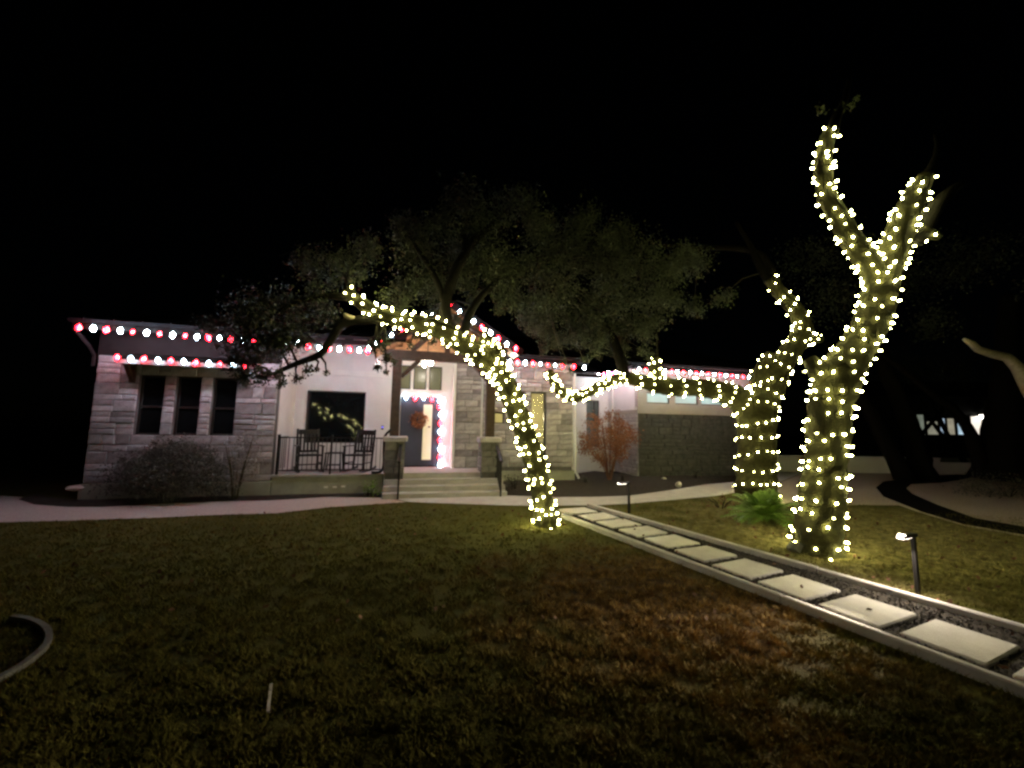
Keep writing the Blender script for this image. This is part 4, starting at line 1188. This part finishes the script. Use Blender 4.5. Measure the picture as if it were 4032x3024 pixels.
# ------------------------------------------------------------------ shrubs and plants
def shrub(name, label, lst, per, size, m, base, stems=6, group=None, stem_m='barkunlit', cat='shrub', sr=.012, sh=.6, spread=.4):
    t = tag(empty(name, base), label, cat, group)
    q = clumps([(Vector(p), r) for p, r in lst], per, size)
    link('foliage', fast_mesh('foliage', q, 4, m), t)
    mb = MB()
    for i in range(stems):
        a_ = 2 * math.pi * i / stems + rng.uniform(-.4, .4); s_ = rng.uniform(.5, 1) * spread
        mb.tube([(0.05 * math.cos(a_), .05 * math.sin(a_), -.02), (s_ * .5 * math.cos(a_), s_ * .5 * math.sin(a_), sh * .5), (s_ * math.cos(a_), s_ * math.sin(a_), sh * rng.uniform(.8, 1.1))], [sr, sr * .8, sr * .5], 5)
    mb.build('stems', M[stem_m], t)
    return t
P = W(-1.85, -.42, .05)
shrub('shrub', 'wide dark evergreen shrub under the three dark windows', [((-.75, -.1, .45), .42), ((-.25, 0, .6), .5), ((.25, .05, .65), .5), ((.65, .1, .5), .42), ((.95, .2, .4), .35), ((0, -.1, .3), .45), ((-.45, 0, .95), .3), ((.4, .1, 1.0), .32), ((0, .05, 1.1), .3), ((-.85, .05, .8), .2), ((.75, .1, .9), .2)], 2600, .045, M['leafdk'], P, 9, sh=.7)
P = W(-.55, -.3, .05)
shrub('shrub', 'pale twiggy shrub between the dark evergreen and the porch railing', [((0, 0, .95), .28), ((-.2, .05, 1.15), .2), ((.2, 0, 1.1), .25), ((.35, 0, .75), .25), ((.1, 0, .6), .25), ((-.2, 0, .7), .2), ((.1, .05, 1.35), .16), ((.3, .1, 1.3), .14), ((-.05, 0, .35), .25)], 600, .045, mat('grey_leaves', (.22, .19, .16), .8, .4, 6), P, 10, stem_m='bark', sh=1.2, spread=.4)
P = W(2.3, -.25, .03)
shrub('shrub', 'small dark green shrub against the porch slab by the steps', [((0, 0, .15), .2), ((.15, 0, .2), .18), ((-.12, 0, .12), .15)], 500, .05, M['leafgreen'], P, 4, sh=.2, spread=.12)
P = W(5.95, -.0, .06)
shrub('shrub', 'low greyish shrub right of the entry steps behind the leaning oak', [((0, 0, .25), .25), ((.25, .1, .3), .25), ((-.1, .1, .2), .2)], 350, .05, M['leafdk'], P, 5, sh=.3, spread=.2)
P = W(9.35, 1.15, .14)
shrub('shrub', 'bushy russet brown shrub between the tall window and the garage wall', [((-.5, 0, 1.15), .4), ((0, -.1, 1.0), .45), ((.5, 0, 1.25), .42), ((.1, .1, 1.55), .35), ((-.35, 0, .75), .3), ((.35, 0, .75), .35), ((-.25, 0, 1.75), .22), ((.55, .1, 1.65), .22), ((0, 0, .55), .25), ((-.7, 0, 1.4), .25), ((.1, 0, 1.3), .45), ((-.4, 0, 1.6), .35), ((.3, 0, 1.9), .3), ((-.8, 0, 1.0), .3), ((.75, 0, 1.4), .3), ((-.1, 0, 2.0), .2), ((-.55, 0, 1.95), .16)], 900, .06, M['leafred'], P, 14, stem_m='leafdry', sh=1.6, spread=.7, sr=.014)
for x, b, s, lab in ((8.35, .75, .16, 'round black boulder-like clipped ball below the tall window corner'), (9.75, 1.05, .15, 'round black clipped ball at the foot of the russet shrub'), (12.6, 1.3, .3, 'dark clipped ball shrub against the garage stone wall')):
    P = W(x, b, .12)
    shrub('ball_shrub', lab, [((0, 0, s * .8), s)], 900 if s < .2 else 700, .04, M['leafdk'], P, 4, sh=s * .8, spread=s * .4, group='clipped ball shrubs in the planting bed')
P = G(3970, 1955)
shrub('shrub_mound', 'broad low dark shrub mound in the gravel drive island', [((-.9, 0, .15), .45), ((0, .2, .2), .5), ((.9, 0, .2), .5), ((1.8, 0, .2), .5), ((.4, -.3, .15), .45)], 800, .05, M['leafdk'], P, 6, sh=.4)
P = G(2840, 2000)
shrub('shrub', 'dry brown ground plant at the foot of the thick oak', [((0, 0, .1), .22), ((.3, .1, .1), .2), ((-.28, 0, .06), .16), ((.55, -.05, .1), .18)], 260, .05, M['leafdry'], P, 4, sh=.2, spread=.3)

# fronded plant between the two lit trunks
fp = G(3012, 2050)
fr = tag(empty('fern_palm', fp), 'bright green fronded plant between the two thick light-wrapped trunks', 'plant')
for i in range(84):
    a_ = 2.399 * i + rng.uniform(-.2, .2); el = rng.uniform(.35, 1.4); L = rng.uniform(.55, 1.0)
    mb = MB(); pts_ = []
    for k_ in range(8):
        s_ = k_ / 7
        rr_ = L * s_ * math.cos(el) + .04; hz = L * math.sin(el) * s_ - .34 * s_ * s_ * L * 1.3
        pts_.append(Vector((rr_ * math.cos(a_), rr_ * math.sin(a_), max(.02, hz + .06))))
    mb.tube(pts_, [.006] * 8, 3)
    for k_ in range(1, 8):
        t_ = (pts_[k_] - pts_[k_ - 1]).normalized(); sd_ = t_.cross(Vector((0, 0, 1))).normalized()
        for sg in (-1, 1):
            for h_ in (0, .5):
                p = pts_[k_ - 1].lerp(pts_[k_], h_); w_ = .13 * math.sin(math.pi * min(1, (k_ + h_) / 8.2)) + .02
                q_ = p + sd_ * sg * w_ + t_ * .06 - Vector((0, 0, .02))
                mb.add([p, p.lerp(q_, .5) + t_ * .022, q_, p.lerp(q_, .5) - t_ * .022], [(0, 1, 2, 3)])
    mb.build('frond', M['leafgreen'], fr)

# rocks
def rock(name, label, P, s, m, sd, group=None, flat=.7):
    import bmesh
    bm = bmesh.new(); bmesh.ops.create_icosphere(bm, subdivisions=2, radius=1)
    for v in bm.verts:
        k_ = 1 + .35 * noise.noise(v.co * 1.3 + Vector((sd, sd, sd)))
        v.co = Vector((v.co.x * s * k_, v.co.y * s * k_ * .8, v.co.z * s * k_ * flat))
    me = bpy.data.meshes.new(name); bm.to_mesh(me); bm.free(); me.materials.append(m)
    o = link(name, me, None, P + Vector((0, 0, s * flat * .55)))
    return tag(o, label, 'rock', group)
rock('rock', 'grey rock at the foot of the tall Y-forked oak', G(3140, 2172), .14, M['greyrock'], 3)
rock('rock', 'pale upright rock on the bed edge beside the curving walk', G(2672, 1922) + Vector((0, 0, .05)), .085, M['rock'], 8, flat=1.1)
rock('rock', 'small dull rock in the dark bed in front of the garage wall', G(2614, 1900) + Vector((0, 0, .08)), .09, M['rock'], 12)
rock('rock', 'long pale stone at the left corner of the house foundation', W(-3.55, -.22, 0.28), .15, M['rock'], 15, flat=.4)

# ------------------------------------------------------------------ bollard path lights
def bollard(P, label, power, aim, throw):
    t = tag(empty('path_light', P, math.atan2(-C.y, -C.x)), label, 'path light', 'black bollard lights along the paver path')
    MB().bbox(-.022, .022, -.018, .018, 0, .63, .004).build('post', M['black'], t)
    hd = MB().bbox(-.026, .26, -.035, .035, .60, .635, .006).build('lamp_head', M['black'], t)
    MB().box(.08, .25, -.025, .025, .594, .599).box(.2602, .264, -.03, .03, .602, .612).build('led_strip', M['led'], hd)
    sl = bpy.data.lights.new('path_light_beam', 'AREA'); sl.shape = 'RECTANGLE'; sl.size = .2; sl.size_y = .06; sl.energy = power; sl.color = (1, .85, .68)
    so = bpy.data.objects.new('light', sl); COL.objects.link(so); so.parent = t; so.location = (.16, 0, .58)
    so.rotation_euler = (0, math.radians(-aim), 0)
    # the forward throw of the same lamp, out over the path to the lawn
    sp_l = bpy.data.lights.new('path_light_throw', 'SPOT'); sp_l.energy = throw; sp_l.color = (1, .84, .64); sp_l.spot_size = math.radians(50); sp_l.spot_blend = 1.0; sp_l.shadow_soft_size = .03
    so2 = bpy.data.objects.new('light', sp_l); COL.objects.link(so2); so2.parent = t; so2.location = (.275, 0, .59)
    so2.rotation_euler = (0, math.radians(-85), 0)
bollard(G(3615, 2340), 'black bollard light beside the path in front of the tall Y-forked oak', 30, 42, 850)
bollard(G(2477, 2021), 'black bollard light at the far end of the path by the curving walk', 3, 25, 10)

# ------------------------------------------------------------------ odds and ends on the lawn
arc = [(44, 2447), (100, 2454), (160, 2478), (190, 2515), (178, 2560), (130, 2605), (70, 2650), (0, 2690), (-60, 2720)]
P0 = G(190, 2520)
sp_, _ = spline([G(*p) for p in arc], [1] * len(arc), .06)
mb = MB()
for i in range(len(sp_) - 1):
    mb.bar(sp_[i] - P0 + Vector((0, 0, .03)), sp_[i + 1] - P0 + Vector((0, 0, .03)), .04, .04)
tag(mb.build('lawn_edging', M['greyrock'], loc=P0), 'curved pale concrete edging on the dark lawn far left', 'edging')
s0, s1_ = G(1066, 2715), G(1054, 2818)
tag(MB().bar(Vector((0, 0, .03)), s1_ - s0 + Vector((0, 0, .02)), .018, .015).build('garden_stake', M['rock'], loc=s0), 'thin white stake lying on the dark foreground lawn', 'stake')

# ------------------------------------------------------------------ far right: low white wall, neighbour's house
w0, w1_ = G(2980, 1856), G(3684, 1868)
wd = (w1_ - w0).normalized(); wnv = Vector((-wd.y, wd.x, 0))
ww = tag(empty('low_wall', w0, math.atan2(wd.y, wd.x)), 'low white plastered wall with a step beyond the drive', 'wall')
Lw = (w1_ - w0).length
MB().box(0, Lw + .25, 0, .3, -.05, .66).build('high_section', M['whitewall'], ww)
MB().box(Lw + .252, Lw + 4.2, .02, .28, -.05, .50).build('low_section', M['whitewall'], ww)
MB().box(-.02, Lw + .27, -.02, .32, .66, .70).build('coping', M['whitewall'], ww)

Yh = 30.0
nb_ = at(2060, 980, Yh); nb_.z = 0
nh = tag(empty('neighbour_house', nb_), 'distant dark house with a row of lit windows beyond the trees', 'house')
def fw_pt(x, y): 
    p = at(x / K, y / K, Yh); return p.x - nb_.x, p.z
xa, za = fw_pt(3480, 1560); xb, zb = fw_pt(4300, 1800)
MB().box(xa, xb, .1, 6, 0, za).build('wall', M['house2'], nh)
MB().add([(xa - .5, -.6, za), (xb + .5, -.6, za), (xb + .5, 3.2, za + 1.6), (xa - .5, 3.2, za + 1.6), (xa - .5, 7, za), (xb + .5, 7, za)], [(0, 1, 2, 3), (3, 2, 5, 4), (0, 3, 4), (1, 5, 2), (0, 4, 5, 1)]).build('roof', M['roof'], nh)
fwins = [((3602, 1633), (3645, 1711), (.75, .85, .66), .16, None), ((3650, 1660), (3698, 1711), (.9, .88, .66), .22, None), ((3700, 1648), (3728, 1711), (.62, .8, 1), .62, None), ((3729, 1648), (3764, 1711), (.9, .82, .6), .26, None),
         ((3768, 1651), (3808, 1711), (.62, .85, 1), .55, None), ((3822, 1640), (3888, 1712), (1, .9, .76), .95, None), ((3968, 1630), (4000, 1656), (1, .95, .3), .9, None), ((3978, 1664), (4030, 1724), (1, .95, .3), .9, None)]
for i, (p, q_, cl3, s_, _) in enumerate(fwins):
    x0, z1_ = fw_pt(*p); x1, z0_ = fw_pt(*q_)
    fr_ = MB().box(x0 - .04, x0, .0, .1, z0_ - .04, z1_ + .04).box(x1, x1 + .04, .0, .1, z0_ - .04, z1_ + .04).box(x0, x1, .0, .1, z0_ - .04, z0_).box(x0, x1, .0, .1, z1_, z1_ + .04).build('window', M['winframe'], nh)
    MB().box(x0, x1, .06, .09, z0_, z1_).build('pane', glow('far_window_%d' % i, cl3, s_ * 1.5, noise_scale=1.5, lo=.5), fr_)
lx, lz = fw_pt(3856, 1642)
la = tag(empty('wall_lantern', nb_ + Vector((lx, -.12, lz))), 'bright lantern on the distant house beside its widest lit window', 'lantern')
MB().bbox(-.12, .12, -.1, .08, .14, .18, .02).box(-.03, .03, .06, .21, .15, .18).build('bracket', M['black'], la)
MB().lathe([(.07, -.12), (.11, .0), (.09, .14)], 8).build('glass', glow('lantern_glow', (1, .93, .8), 14), la)

print('bulbs', n1, n2, n3, 'entry stones', nst, 'lawn test', test)
